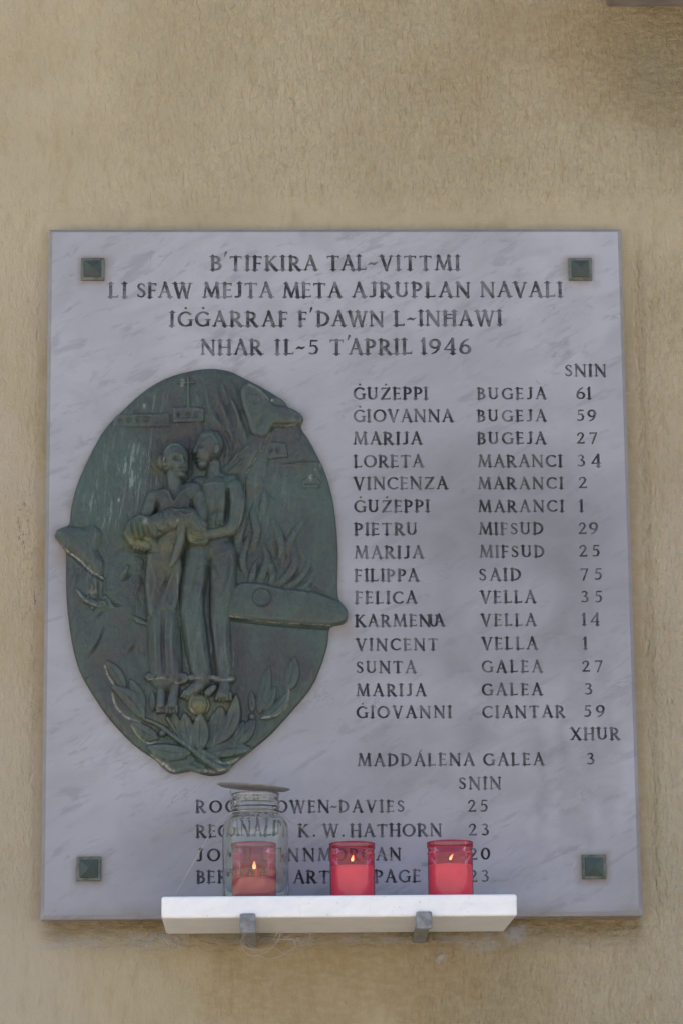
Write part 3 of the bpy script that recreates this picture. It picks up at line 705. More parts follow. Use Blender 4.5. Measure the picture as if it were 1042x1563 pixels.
    sm_ = [([(346, 700), (352, 670), (345, 635), (332, 610), (330, 585)], 5, 3.0), ([(356, 690), (366, 655), (356, 620), (342, 596), (346, 578)], 4, 2.6),
           ([(341, 690), (340, 660), (324, 632), (316, 606)], 5, 2.2), ([(360, 720), (376, 690), (372, 660), (362, 635)], 4.5, 2.4),
           ([(346, 715), (362, 698), (384, 680), (392, 662)], 3.2, 2.6), ([(352, 722), (372, 706), (394, 690)], 2.2, 1.8), ([(330, 655), (322, 640), (306, 632)], 5, 1.6),
           ([(300, 668), (276, 668), (256, 680), (240, 700)], 8, -2.6), ([(262, 686), (240, 720), (232, 750)], 7, -2.4), ([(338, 656), (352, 680), (348, 716)], 4, -2.6),
           ([(372, 640), (368, 600), (356, 580)], 5, -2.0), ([(348, 735), (362, 728), (376, 734)], 3, -3.0)]
    for p, w_, a in sm_: carve(p, w_, a)
    carve([(292, 668), (292, 700), (290, 730)], 3.5, -3)
    for i in range(44):
        x = rs.uniform(335, 505); y = rs.uniform(660, 870); L = rs.uniform(20, 55); q = rs.uniform(-8, 8)
        carve([(x, y), (x+q, y+L*.35), (x-q*.4, y+L*.7), (x+q*.6, y+L)], rs.uniform(2.0, 5.5), rs.uniform(-1.5, 1.6), 4)
    for i in range(34):
        x = rs.uniform(115, 235); y = rs.uniform(860, 1040); L = rs.uniform(14, 40)
        carve([(x, y), (x-L*.35, y+L*.4), (x-L*.5, y+L)], rs.uniform(1.2, 3.0), rs.uniform(-1.4, 1.2), 3)
    for i in range(30):
        x = rs.uniform(360, 490); y = rs.uniform(965, 1080); L = rs.uniform(14, 40)
        carve([(x, y), (x+rs.uniform(-5, 5), y+L)], rs.uniform(1.5, 4.0), rs.uniform(-.8, .8), 3)
    for i in range(16):
        x = rs.uniform(300, 366); y = rs.uniform(575, 640)
        carve([(x, y), (x+8, y+24), (x+4, y+50), (x+14, y+74)], rs.uniform(2, 4), rs.uniform(-1.6, 1.6), 4)
    # --- skyline with houses and a church cross
    S('hillside', None, 0).slab([(186, 632), (214, 622), (246, 596), (276, 586), (300, 590), (312, 606), (310, 634), (262, 636), (254, 655), (206, 655), (172, 660)], 7.6, 6, 1.2, jag=1, n=1).put()
    b = S('building').slab([(178, 636), (208, 634), (260, 633), (260, 654), (232, 654), (172, 653)], 9.6, 2, 1.0, n=1)
    for x in (184, 198, 212, 224): b.bump(x, 643, 2.6, 3.2, -2.6)
    b.line([(206, 637), (238, 637)], 1.2, 1.6); b.put(.3)
    for k in range(6): carve([(234+k*4, 648), (234+k*4, 653)], 1.0, 1.4, 2)
    b = S('building').slab([(264, 625), (280, 624), (300, 624), (312, 626), (312, 646), (264, 648)], 10.5, 2, 1.2, n=1)
    for x in (273, 288, 300): b.bump(x, 635, 2.8, 3.4, -2.8)
    b.put(.3); carve([(268, 640), (310, 639)], 1.5, -.8)
    c = S('cross'); c.cap(287.5, 579, 1.9, 288, 624, 2.3, 10.8, k=.5); c.cap(274, 587, 1.5, 297, 586, 1.5, 10.8, k=.5); c.put(.3)
    b = S('building').slab([(409, 676), (436, 679), (440, 700), (404, 704)], 10.2, 2, 1.4, n=1)
    for x in (413, 424): b.bump(x, 689, 2.4, 4.2, -3)
    b.put(.3); carve([(432, 709), (470, 706), (490, 706)], 1.4, -2); carve([(430, 712), (470, 709), (490, 709)], 1.6, 1.4); carve([(472, 680), (484, 700)], 2, -1.2)
    S('boat').slab([(460, 736), (470, 729), (484, 730), (490, 738), (486, 747), (463, 747)], 9.6, 2, 1.2, n=1).line([(464, 741), (488, 741)], 1, -1.4).put(.3)
    # --- tail and broken fuselage of the aeroplane, upper right
    tl = S('aircraft_tail')
    tl.slab([(377, 588), (385, 590), (396, 597), (407, 607), (413, 616), (424, 622), (440, 625), (456, 633), (463, 641), (459, 650), (440, 652), (418, 652), (408, 668), (398, 672), (384, 664), (378, 644), (370, 618), (368, 598)], 12.5, 5, 3.5, 2, .5)
    tl.line([(408, 634), (398, 646), (394, 655)], 3, -2); tl.bump(391, 618, 4, 4, -1.6); tl.bump(456, 641, 5, 7, -2.4); tl.line([(382, 592), (396, 600), (411, 615)], 1.4, 1.8); tl.put(.4)
    tf = S('tail_fin').slab([(414, 610), (428, 611), (441, 624), (426, 626), (413, 622)], 11, 3, 2.4, n=2).put(.4)
    fu = S('aircraft_fuselage')
    fu.chain([(402, 664, 17, 9.0), (390, 700, 21, 8.8), (384, 740, 22, 6.4), (378, 790, 20, 2.0)], k=.26, sm=3, jit=1.4); fu.line([(409, 655), (398, 690), (377, 730)], 5, -.8)
    fu.put(1.6)
    crack = [(462, 650), (440, 652), (419, 652), (412, 664), (406, 675), (402, 690), (393, 698), (386, 712), (377, 724), (374, 738), (374, 760), (370, 790), (364, 812)]
    carve(crack, 1.5, -2.6, 1, False); paint('pale', crack[:9], 1.1, .75, 1); paint('pale', crack[8:], .8, .4, 1)
    # --- flames, right of the man
    fl = [([(392, 905), (400, 880), (408, 858), (404, 838), (398, 820)], 4.0), ([(380, 900), (386, 878), (392, 862), (402, 850)], 3.2), ([(412, 900), (416, 876), (412, 860), (404, 848)], 3.4),
          ([(418, 898), (438, 882), (450, 862), (448, 838), (440, 818)], 4.4), ([(425, 905), (452, 890), (470, 866), (472, 842)], 3.4), ([(430, 862), (430, 838), (424, 812), (412, 786)], 4.6),
          ([(436, 850), (444, 826), (456, 806), (470, 788)], 3.8), ([(376, 880), (370, 856), (376, 832), (384, 815)], 4.0), ([(364, 850), (364, 820), (372, 795), (368, 770)], 4.6),
          ([(440, 905), (464, 898), (478, 880), (486, 856)], 2.8), ([(386, 842), (392, 812), (386, 786), (392, 762)], 4.2), ([(455, 908), (474, 900), (484, 892)], 2.4), ([(398, 790), (404, 764), (398, 742)], 4)]
    for i, (p, w_) in enumerate(fl):
        f = S('flame'); q = spline(p, 4); n = len(q)
        f.chain([(x, y, w_*(.45+1.25*math.sin(math.pi*min(1, (k+.5)/n)**.7)), 5.2+3.9*math.sin(math.pi*min(1, (k+.5)/n)**.75)+.3*(i % 3)) for k, (x, y) in enumerate(q)], k=.50, sm=1.5); f.put(3.2)
    for p, w_, a in [([(410, 880), (424, 866), (434, 846)], 4, -2.4), ([(394, 872), (396, 856)], 3, -2.2), ([(424, 832), (420, 852), (412, 842)], 3, -2.2), ([(474, 896), (500, 912)], 3, -2.5), ([(382, 850), (388, 836)], 3, -1.8)]: carve(p, w_, a)
    # --- wings and broken middle of the aeroplane
    wl = S('aircraft_wing')
    wl.slab([(85, 815), (93, 806), (125, 806), (146, 803), (158, 818), (150, 842), (161, 862), (157, 886), (138, 871), (114, 850), (98, 837), (88, 826)], 8.8, 10, 4.6, 1.2, 1.6, n=2)
    wl.line([(92, 812), (88, 822), (96, 832)], 3, -1.2); wl.put(2.2)
    fz = S('aircraft_fuselage')
    fz.chain([(196, 862, 26, 7.5), (176, 930, 34, 6.5), (158, 985, 38, 4.4), (150, 1010, 34, 2.0)], k=.20, sm=3, jit=1.2); fz.put(2)
    en = S('engine')
    en.chain([(152, 890, 11, 9), (154, 915, 9, 9)], k=.5, jit=2.5); en.chain([(158, 918, 9, 10), (170, 930, 7, 11)], k=.6, jit=2)
    for k in range(7): en.line([(131+k*1.5, 896+k*3), (146+k, 897+k*3)], 1.0, .9)
    en.line([(151, 885), (151, 912)], 2.2, -3); en.line([(160, 890), (157, 915)], 1.5, -2); en.put(.8)
    pr = S('propeller_blade').chain([(118, 902, 3, 9.5), (132, 918, 5.5, 10.5), (156, 927, 5, 11.5)], k=.45); pr.line([(124, 904), (142, 920)], 1.4, -1); pr.put(.3)
    pr = S('propeller_blade').chain([(202, 942, 2.5, 9.5), (212, 949, 5, 10.5), (226, 955, 3, 11)], k=.45); pr.put(.3)
    db = S('wreckage')
    db.chain([(196, 868, 4.5, 11), (192, 876, 5.5, 11), (186, 882, 4, 10.5)], k=.8, jit=1); db.chain([(183, 896, 3, 9.5), (178, 910, 3.5, 9.5), (172, 920, 4, 10)], k=.8, jit=2)
    db.chain([(172, 926, 3, 10.5), (184, 926, 3, 10.5)], k=.8, jit=2); db.chain([(168, 922, 4, 11), (166, 940, 3, 10)], k=.8, jit=2); 
    for (x, y, r) in ((203, 872, 3), (198, 884, 3.4), (176, 900, 3), (166, 906, 4), (158, 936, 4), (150, 948, 3.4), (142, 930, 3), (170, 944, 3), (182, 934, 2.6), (136, 912, 2.6)): db.ell(x, y, r*1.5, r, 9.5, 3, rs.uniform(0, 90), .5)
    db.put(.5)
    for p in ([(187, 888), (196, 884), (200, 878)], [(173, 918), (176, 926), (186, 926)], [(150, 905), (152, 916), (164, 920), (166, 934)], [(150, 942), (160, 936)], [(136, 1004), (150, 985), (160, 960)], [(196, 1000), (206, 986)]): carve(p, 2.0, -3.0)
    carve([(200, 1012), (222, 985)], 8, -2.0); carve([(228, 905), (216, 880)], 4, -1.6)
    paint('pale', [(86, 824), (98, 838), (114, 850), (128, 862), (140, 874), (158, 885)], 1.3, .9, 2); paint('pale', [(118, 903), (130, 918), (147, 927)], 1.0, .5, 2); paint('pale', [(136, 905), (148, 905)], 3, .4, 2)
    carve([(88, 828), (98, 841), (114, 853), (140, 877), (158, 889)], 1.5, -2.5, 2, False)
    wr = S('aircraft_wing')
    wr.slab([(345, 943), (348, 920), (356, 900), (370, 892), (400, 893), (430, 900), (452, 902), (474, 905), (500, 913), (518, 922), (529, 934), (530, 943), (523, 953), (500, 957), (440, 953), (390, 948)], 11.5, 4, 3.2, 2.5, .2, n=3)
    wr.line([(478, 904), (508, 918), (524, 930)], 4, -1.0)
    m = np.abs(np.hypot(PX-400, PY-915)-14); wr.f -= 1.3*np.exp(-((m-0)/1.4)**2); wr.f += 1.0*np.exp(-((np.abs(np.hypot(PX-400, PY-915)-11.5))/1.6)**2)-.6*np.exp(-((np.hypot(PX-400, PY-915))/6)**2)
    wr.put(.4)
    carve([(352, 947), (390, 952), (440, 957), (500, 961)], 1.7, -3.2, 2, False); paint('pale', [(350, 943), (400, 950), (440, 953.5), (503, 957)], .9, .75, 2)  # lit lower edge of the wing painted as a pale line

    # --- the man, right: bare chested, head in profile to the left
    mn = S('male_figure', 'bare chested man in trousers, head turned to the left')
    mn.cap(304, 742, 12, 352, 741, 15, 10, 9, .6); mn.cap(326, 728, 12, 352, 740, 12, 8, 8, .6)                        # shoulders
    mn.cap(328, 752, 27, 328, 790, 22, 8, 8, .55); mn.cap(328, 790, 22, 330, 842, 22, 8, 9, .52)
    mn.chain([(327, 740, 13, 9), (327, 712, 10.5, 10)], k=.8)           # neck
    mn.ell(321, 683, 21, 24, 12, 14, 8, 1)                                # skull
    mn.ell(313, 695, 14, 19, 13, 13, 0, 1.5)                                # face
    mn.chain([(303, 683, 2.4, 16), (298, 693.5, 2.8, 16)], k=1.1, sm=.7)     # nose
    mn.ell(304.5, 702.5, 5, 2.8, 15, 6, 0, 2); mn.ell(305, 707.5, 5, 2.6, 15, 6, 0, 2); mn.ell(310, 712.5, 8, 6.5, 14, 8, 0, 2.5)   # lips, chin
    mn.bump(306, 688, 3.6, 2.6, -2.6); mn.line([(298, 682), (305, 680), (311, 683)], 1.8, 1.8)            # socket, brow
    mn.line([(303, 688), (307, 688)], 1.2, 1.2); mn.line([(300, 705.7), (307, 705.7)], 1.0, -1.2)
    mn.line([(318, 712), (328, 706), (332, 694)], 2.0, 1.2)                                            # jaw
    mn.ell(331, 692, 4.6, 7.5, 24.5, 3.2, 10, .6); mn.bump(331, 692, 2.2, 4, -2)                         # ear
    mn.line([(297, 674), (304, 666), (312, 670), (322, 668), (330, 676), (336, 690)], 2.4, 1.5)        # hair edge
    for k in range(9): mn.line([(300+k*4.3, 670-4*math.sin(k/8*3.1)), (303+k*4.4, 664-3*math.sin(k/8*3.1)+k*.4)], 1.2, 1.3)
    mn.line([(322, 722), (330, 730), (342, 732)], 1.6, -1.2)
    mn.line([(309, 745), (326, 742), (346, 742)], 1.8, 1.0)                                            # collar bones
    mn.bump(318, 770, 11, 10, 1.8); mn.bump(343, 770, 10, 10, 1.6); mn.line([(331, 752), (331, 790), (330, 820)], 2.2, -1.4); mn.line([(312, 784), (322, 789), (332, 784), (346, 786)], 2, -1.5)
    for k in range(3): mn.line([(316, 795+9*k), (324, 798+9*k)], 2, -.7)
    # arm nearest the edge and forearm coming across
    mn.chain([(357, 748, 15, 11), (363, 770, 12.5, 13), (360, 798, 11, 14), (352, 812, 10.5, 15), (330, 820, 9, 19), (312, 822, 8, 22)], k=.7, sm=1)
    mn.line([(348, 752), (347, 778), (344, 800)], 2.4, -6); mn.bump(338, 804, 8, 5, -3.0)
    for k in range(4): mn.chain([(312, 816+4*k, 3, 24), (302, 815+4.4*k, 2.7, 25.5), (294-k*.4, 819+4*k, 2.3, 24.5)], k=.9, sm=.6)   # fingers
    mn.chain([(314, 814, 3, 25), (306, 808, 2.6, 26)], k=.9, sm=.6)
    # trousers
    mn.chain([(303, 846, 20, 9), (296, 900, 21, 9), (293, 935, 20, 9), (300, 985, 19, 8), (309, 1034, 18, 7)], k=.62, sm=2)
    mn.chain([(340, 846, 22, 8), (341, 895, 21, 8), (335, 945, 16.5, 8), (338, 995, 16, 8), (342, 1036, 15.5, 7)], k=.62, sm=2)
    mn.line([(318, 870), (314, 905), (318, 950), (326, 1000), (330, 1040)], 3.6, -5)
    for p, a in [([(304, 862), (296, 900), (290, 930)], -1.8), ([(316, 880), (306, 912), (303, 928)], 1.6), ([(352, 858), (348, 888), (338, 912)], -1.5), ([(356, 872), (346, 905)], 1.2), ([(284, 940), (288, 980), (296, 1030)], 1.6), ([(306, 945), (309, 985), (317, 1030)], 1.4),
                 ([(330, 950), (333, 985), (334, 1030)], -1.4), ([(346, 945), (344, 985), (351, 1030)], 1.4), ([(298, 960), (303, 1000), (306, 1030)], -1.2), ([(322, 862), (334, 880)], -1.5), ([(336, 852), (352, 846)], 1.4)]: mn.line(p, 2.6, a)
    mn.slab([(290, 1033), (328, 1033), (330, 1041), (312, 1040), (290, 1042)], 15.5, 2, 1.4, n=2); mn.slab([(326, 1034), (357, 1035), (357, 1043), (340, 1045), (326, 1042)], 15, 2, 1.4, n=2)
    # feet
    mn.chain([(312, 1036, 11, 7), (304, 1048, 11, 9), (290, 1060, 9, 11)], k=.8, sm=1.2)
    for k in range(5): mn.cap(283+3.2*k, 1058+1.9*k, 2.6, 278+4.2*k, 1065+2.3*k, 2.3-.12*k, 14.5, 13.5, .8, .4)
    mn.chain([(343, 1040, 9, 9), (343, 1052, 9.5, 11), (341, 1062, 11, 12)], k=.8, sm=1.2)
    for k in range(5): mn.cap(333+4.7*k, 1063-.4*k, 2.6, 331+5.4*k, 1071-.6*abs(k-2), 2.5, 15.5, 14.5, .8, .4)
    mn.put(.5)

    # --- the woman, left
    wm = S('female_figure', 'woman in a long skirt and open collared blouse')
    wm.cap(246, 765, 15, 296, 755, 16, 12, 14, .6)
    wm.cap(269, 770, 29, 268, 812, 27, 11, 11, .55); wm.cap(268, 812, 27, 253, 850, 25, 11, 9, .5)
    wm.chain([(268, 750, 11, 15), (267, 728, 11, 15)], k=.8)
    wm.ell(268, 704, 20, 24, 15, 15, 5, 1); wm.ell(274, 714, 13.5, 18.5, 17, 12, 0, 1.5)
    wm.ell(250, 708, 10, 12, 12, 8, 0, 2)                                 # hair gathered at the back
    wm.ell(276, 730, 8, 5, 20, 7, 0, 2)
    wm.bump(269, 708, 4.2, 2.6, -4.6); wm.bump(284, 707, 3.0, 2.6, -4.2)  # eye sockets
    wm.line([(264, 702), (270, 700), (277, 702.5)], 1.7, 1.8); wm.line([(281, 702), (286, 701)], 1.6, 1.6)
    wm.line([(266.5, 707.5), (273, 707.5)], 1.1, 1.4); wm.line([(281.5, 706.5), (286, 706.5)], 1.1, 1.2)
    wm.line([(279.5, 702), (281, 709), (282, 714)], 2.2, 3.6); wm.bump(281.5, 714.5, 3, 2, 2.0)       # nose
    wm.line([(274, 720), (280, 719), (286, 720)], 1.5, 2.0); wm.line([(274, 721.8), (286, 721.6)], 1.0, -2); wm.line([(276, 724), (284, 723.8)], 1.5, 1.4)
    wm.line([(252, 694), (258, 686), (270, 683), (282, 687), (288, 695)], 2.4, 1.8)
    for k in range(9): wm.line([(253+3.6*k, 694-9*math.sin(k/8*3.14)), (256+3.2*k, 689-7*math.sin(k/8*3.14))], 1.2, 1.2)
    wm.ell(252.5, 711, 4, 7, 23, 3.2, -8, .6); wm.bump(253, 711, 1.9, 3.8, -3)
    wm.line([(250, 752), (258, 757), (264, 770), (268, 776)], 1.8, 2.6); wm.line([(290, 750), (278, 758), (270, 770), (268, 776)], 1.8, 2.6); wm.ell(266, 760, 6, 9, 10, 4)
    wm.bump(266, 760, 6, 8, -3.4)                                          # open collar
    wm.line([(240, 770), (252, 795)], 2, -1.4); wm.line([(284, 776), (280, 800)], 2.6, -1.6); wm.line([(254, 780), (262, 800)], 2.5, 1.2); wm.line([(292, 768), (286, 790)], 2.5, 1.4)
    wm.chain([(236, 764, 12, 12), (226, 786, 10, 13), (218, 806, 9, 14)], k=.7)            # far arm
    wm.line([(242, 768), (238, 790), (238, 800)], 2.5, -4)
    wm.chain([(304, 762, 13, 15), (308, 784, 11.5, 17), (306, 804, 10.5, 19), (298, 814, 8.5, 22)], k=.75, sm=1)   # near arm
    wm.line([(292, 770), (294, 800)], 2.0, -3.5)
    # skirt and apron
    wm.chain([(250, 850, 25, 9), (248, 900, 26, 9), (250, 960, 26, 8.5), (254, 1032, 27, 7.5)], k=.5, sm=2)
    wm.slab([(226, 850), (276, 850), (274, 900), (268, 938), (250, 934), (238, 942), (227, 940)], 17.5, 6, 4.2, n=2)
    for p, a in [([(236, 945), (238, 985), (240, 1032)], 2.8), ([(264, 945), (263, 985), (266, 1032)], 2.8), ([(250, 940), (249, 985), (252, 1032)], -3.6), ([(226, 950), (229, 1000), (228, 1032)], -1.2), ([(272, 950), (274, 1000), (280, 1030)], -1.6),
                 ([(230, 860), (238, 890), (232, 925)], 1.8), ([(262, 880), (248, 905), (240, 930)], -2.2), ([(272, 868), (258, 896), (250, 930)], 2.0), ([(246, 866), (256, 884), (252, 910)], -1.6), ([(268, 905), (262, 930)], -1.2), ([(240, 900), (250, 915)], 1.4)]: wm.line(p, 3, a)
    wm.slab([(226, 1030), (284, 1030), (287, 1043), (272, 1046), (262, 1040), (246, 1040), (226, 1042)], 14.5, 2, 2.0, n=2)
    for p in ([(236, 1041), (240, 1036)], [(256, 1041), (258, 1036)], [(274, 1044), (276, 1038)]): wm.line(p, 2, -2.5)
    wm.chain([(246, 1038, 8.5, 7), (247, 1060, 7.5, 8), (247, 1078, 8, 11)], k=.9, sm=1); wm.chain([(268, 1038, 10, 8), (266, 1060, 8.5, 9), (263, 1078, 8.5, 12)], k=.9, sm=1)
    for k in range(4): wm.cap(241+4*k, 1080, 2.2, 241+4.2*k, 1089-.5*abs(k-1), 2.1, 14, 13, .8, .4); wm.cap(256+4.6*k, 1080, 2.4, 256+4.8*k, 1090-.5*abs(k-1), 2.3, 15, 14, .8, .4)
    wm.put(.5)

    # --- the limp body carried between them
    ch = S('carried_body', 'limp body with hanging head and one dangling arm')
    ch.chain([(216, 808, 17, 19), (236, 810, 17, 21), (264, 799, 20, 21), (290, 797, 17, 21), (304, 808, 14, 21)], k=.6, sm=2)
    ch.ell(211, 812, 19, 17, 19, 11, -20, 2); ch.chain([(196, 818, 6, 18), (206, 832, 8, 18), (226, 838, 7, 19)], k=.7, jit=1.5)
    for k in range(9): ch.line([(199+4.0*k, 801+1.5*k), (200+4.4*k, 818+.8*k), (205+4.4*k, 832-.2*k)], 1.5, 2.2 if k % 2 == 0 else -2.2)
    ch.line([(192, 796), (210, 791), (228, 799)], 2.2, 2.2)
    ch.line([(238, 816), (256, 822), (276, 812)], 2.4, -2.4); ch.line([(250, 788), (252, 800), (246, 812)], 2, -1.4); ch.line([(276, 790), (286, 794), (296, 790)], 2, 1.6)
    ch.line([(262, 782), (270, 786), (282, 784)], 1.8, 1.6)
    ch.chain([(278, 808, 8, 24), (276, 832, 7, 23), (268, 856, 6.2, 21), (262, 868, 5.5, 20)], k=.85, sm=1.5)     # dangling arm
    for k in range(4): ch.chain([(258+3*k, 868, 2.2, 21), (256+3.2*k, 877+.8*k, 1.9, 20)], k=.9, sm=.5)
    ch.chain([(228, 826, 9, 18), (240, 842, 7, 16)], k=.6, jit=1)
    for k in range(10):
        x = 228+9*k; ch.line([(x, 806+2*math.sin(k)), (x+5, 815+2*math.sin(2*k)), (x+rs.uniform(-4, 6), 824)], 1.6, -1.5 if k % 2 else 1.4)
    for k in range(4): ch.chain([(204+5*k, 833, 2.4, 21), (207+5*k, 842+.6*k, 2.1, 19)], k=.9, sm=.5)
    ch.put(.5)
    cl = S('cloth')
    cl.slab([(288, 806), (304, 804), (314, 818), (318, 834), (304, 838), (290, 834), (284, 822)], 23, 5, 4.5, jag=1.5)
    for k in range(6): cl.line([(289+1.0*k, 808+5.2*k), (302, 815+4.2*k), (314, 820+2.8*k)], 1.5, 2.0 if k % 2 else -2.2)
    cl.put(.6)
    cl = S('cloth')
    cl.slab([(206, 830), (226, 828), (246, 834), (262, 830), (258, 850), (250, 868), (240, 862), (232, 846), (212, 842)], 15.5, 5, 4.5, jag=1.5)
    for p in ([(212, 836), (236, 840)], [(240, 838), (248, 862)], [(254, 836), (252, 858)], [(222, 832), (246, 838)]): cl.line(p, 1.7, -2.2)
    cl.line([(246, 838), (254, 862)], 1.8, 2.2); cl.put(.6)
    rk = S('rock'); rk.ell(304, 1078, 18, 17, 9, 11, 0, 1); rk.cap(318, 1060, 6, 327, 1052, 5, 13, 13, .7); rk.bump(304, 1070, 12, 3, -1); rk.line([(296, 1068), (292, 1080), (298, 1090)], 1.6, -2.0); rk.line([(314, 1066), (318, 1080), (312, 1092)], 1.6, -2); rk.put(.4)

    # --- laurel leaves, every one of its own
    def leaf(bx, by, tx, ty, hw, base, bend=0, k=.55, blunt=.0):
        L = S('leaf'); dx, dy = tx-bx, ty-by; n = math.hypot(dx, dy); nx, ny = -dy/n, dx/n
        left, right, mid = [], [], []
        for i in range(9):
            s = i/8; w_ = hw*math.sin(math.pi*min(1, s**.85))**(.72)*(1-.0*s); o_ = bend*math.sin(math.pi*s)
            cx, cy = bx+dx*s+nx*o_, by+dy*s+ny*o_; left.append((cx+nx*w_, cy+ny*w_)); right.append((cx-nx*w_, cy-ny*w_)); mid.append((cx, cy))
        P = left[:-1]+[mid[-1]]+right[1:-1][::-1]+[mid[0]]
        L.slab(P, base+1.2, hw*.8, 2.6, n=2); L.line(mid, 1.4, -1.2, 3)
        L.f += (ss((PX-bx)*nx+(PY-by)*ny-bend*.6, -hw, hw)-.5)*2.0*(L.f > 0)
        L.put(.25); return left, right
    sp = [(218, 1092, 199, 1038, 11, 9.5, 2), (233, 1088, 233, 1056, 6, 9, 0), (192, 1056, 160, 1008, 9, 9.2, 3), (222, 1100, 170, 1048, 12, 10.6, 7), (243, 1130, 200, 1103, 11, 10.0, -3),
          (395, 1092, 411, 1018, 11, 8.8, 0), (404, 1088, 421, 1048, 8, 9.4, 0), (437, 1058, 449, 1003, 11, 9.2, 3), (398, 1100, 441, 1056, 9, 10.2, 6), (385, 1090, 384, 1056, 6, 8.6, 0), (350, 1137, 390, 1098, 13, 10, 4),
          (276, 1132, 266, 1088, 10, 10.4, -3), (362, 1100, 362, 1100.5, 1, 0, 0)]
    for a in sp[:-1]: leaf(*a)
    leaf(296, 1147, 282, 1090, 13, 12, -3); leaf(300, 1160, 247, 1168, 11, 9.0, 2); leaf(292, 1152, 226, 1142, 12, 12.6, -4); leaf(318, 1152, 384, 1146, 13, 11.5, -5)
    leaf(318, 1145, 338, 1080, 17, 11.5, 4); leaf(330, 1140, 361, 1062, 11, 14.0, 9); leaf(352, 1136, 372, 1102, 8, 11.2, 3); leaf(306, 1148, 306, 1092, 13, 15.5, 0)
    for i, p in enumerate([[(222, 1100), (245, 1110), (272, 1130), (300, 1150), (318, 1164), (340, 1177)], [(345, 1136), (322, 1146), (304, 1155)], [(256, 1098), (272, 1122), (296, 1146)]]):
        s_ = S('stem'); q = spline(p, 4); s_.chain([(x, y, (2.6 if i else 2.4+4.6*k/len(q)), 12.5 if i else 12) for k, (x, y) in enumerate(q)], k=.8, sm=1); s_.put(.3)
    S('stem').chain([(345, 1174, 6, 8), (326, 1158, 6, 11), (306, 1148, 4, 14)], k=.8, sm=1).put(.3)
    for (x, y) in ((249, 1121), (385, 1096), (362, 1120)):
        S('berry').ell(x, y, 5.5, 5.5, 11, 4.5).put(.3)
    S('ribbon').slab([(262, 1158), (286, 1160), (312, 1166), (318, 1182), (290, 1178), (266, 1184), (250, 1172)], 8, 5, 3, n=3, jag=.6).line([(262, 1172), (290, 1166), (312, 1176)], 2.2, -2).put(.3)
    paint('pale', [(161, 1018), (166, 1034), (176, 1048)], 1.3, .8); paint('pale', [(172, 1060), (178, 1080), (194, 1096), (214, 1104)], 1.4, .85); paint('pale', [(201, 1108), (212, 1126), (228, 1136), (238, 1132)], 1.1, .8)
    paint('pale', [(234, 1154), (250, 1168), (266, 1180)], 3, .8); paint('pale', [(400, 1097), (420, 1095), (434, 1084), (440, 1068), (441, 1056)], 1.2, .75); paint('pale', [(328, 1165), (348, 1166), (366, 1158)], 1.6, .8)
    paint('pale', [(226, 1041), (246, 1039), (262, 1041), (272, 1046), (284, 1044)], 1.0, .5); paint('pale', [(325, 1037), (340, 1041), (355, 1040)], 1.0, .6); paint('pale', [(291, 1037), (310, 1039)], .8, .4)
    paint('pale', [(272, 880), (273, 935), (281, 985), (290, 1036)], .9, .45); paint('pale', [(357, 995), (355, 1036)], .8, .45); paint('pale', [(252, 704), (251, 714), (254, 721)], 1.0, .6); paint('pale', [(292, 1085), (300, 1100)], 3, .5)
    paint('pale', [(264, 1184), (300, 1178), (340, 1178), (360, 1166), (395, 1142)], 2.2, .65); paint('pale', [(380, 591), (396, 599), (413, 615)], 1.0, .85)
    for (x, y, r, a) in ((223, 803, 2.6, 1), (182, 765, 1.6, 1), (488, 714, 1.6, 1), (474, 731, 2.2, 1), (279, 587, 3, .8), (272, 802, 1.6, .8), (221, 622, 2, .7), (481, 719, .8, .8)): blot('pale', x, y, r, r*1.8, a)
    m = spline([(412, 612), (416, 616)], 3); paint('pale', m, 2, 1, 1)  # highlight on the tail's edge painted in pale colour
    blot('streak', 205, 720, 36, 46, 1.0); blot('streak', 160, 770, 32, 44, .9); blot('streak', 225, 620, 34, 22, .5); blot('streak', 140, 880, 26, 30, .5); blot('streak', 320, 1010, 60, 60, .35); blot('streak', 400, 760, 60, 60, .25); blot('streak', 300, 1120, 90, 60, .35)
    blot('olive', 255, 815, 60, 14, .35); blot('olive', 212, 832, 26, 12, .75); blot('olive', 300, 826, 18, 14, .65); blot('olive', 252, 842, 24, 14, .6); blot('olive', 338, 815, 20, 8, .5); blot('olive', 304, 1080, 18, 18, .9); blot('olive', 250, 870, 26, 26, .35); blot('olive', 240, 715, 10, 14, .4); blot('olive', 262, 1105, 60, 10, .4); blot('olive', 345, 1080, 20, 12, .5)
    for (x, y, rx, ry, a) in ((285, 662, 46, 26, 1), (240, 700, 16, 50, .9), (292, 720, 6, 26, 1), (352, 690, 22, 40, .7), (232, 900, 12, 60, .8), (322, 940, 8, 80, 1), (366, 1000, 12, 70, .8), (300, 1110, 70, 30, .6), (268, 780, 40, 32, 1), (250, 880, 30, 60, .8), (330, 790, 30, 40, .5), (345, 620, 30, 60, .8), (400, 850, 50, 40, .8), (340, 860, 30, 40, .7), (250, 650, 60, 16, .6), (240, 790, 30, 20, .8), (300, 655, 40, 20, .7), (210, 890, 30, 30, .5), (380, 1060, 60, 40, .5)): blot('patina_shade', x, y, rx, ry, a)  # dark patina, with shade behind and between the figures painted in
    H += (fbm(PX, PY, 1/6, 71, 3)-.5)*.8+(fbm(PX, PY, 1/16, 75, 2)-.5)*.9

    H = np.where(H > 9, 9+(H-9)*1.32, H)
    def blur(A, n):
        for ax in (0, 1):
            c = np.cumsum(np.concatenate([np.repeat(A.take([0], ax), n+1, ax), A, np.repeat(A.take([-1], ax), n, ax)], ax), ax)
            L = A.shape[ax]; A = (c.take(np.arange(2*n+1, 2*n+1+L), ax)-c.take(np.arange(0, L), ax))/(2*n+1)
        return A
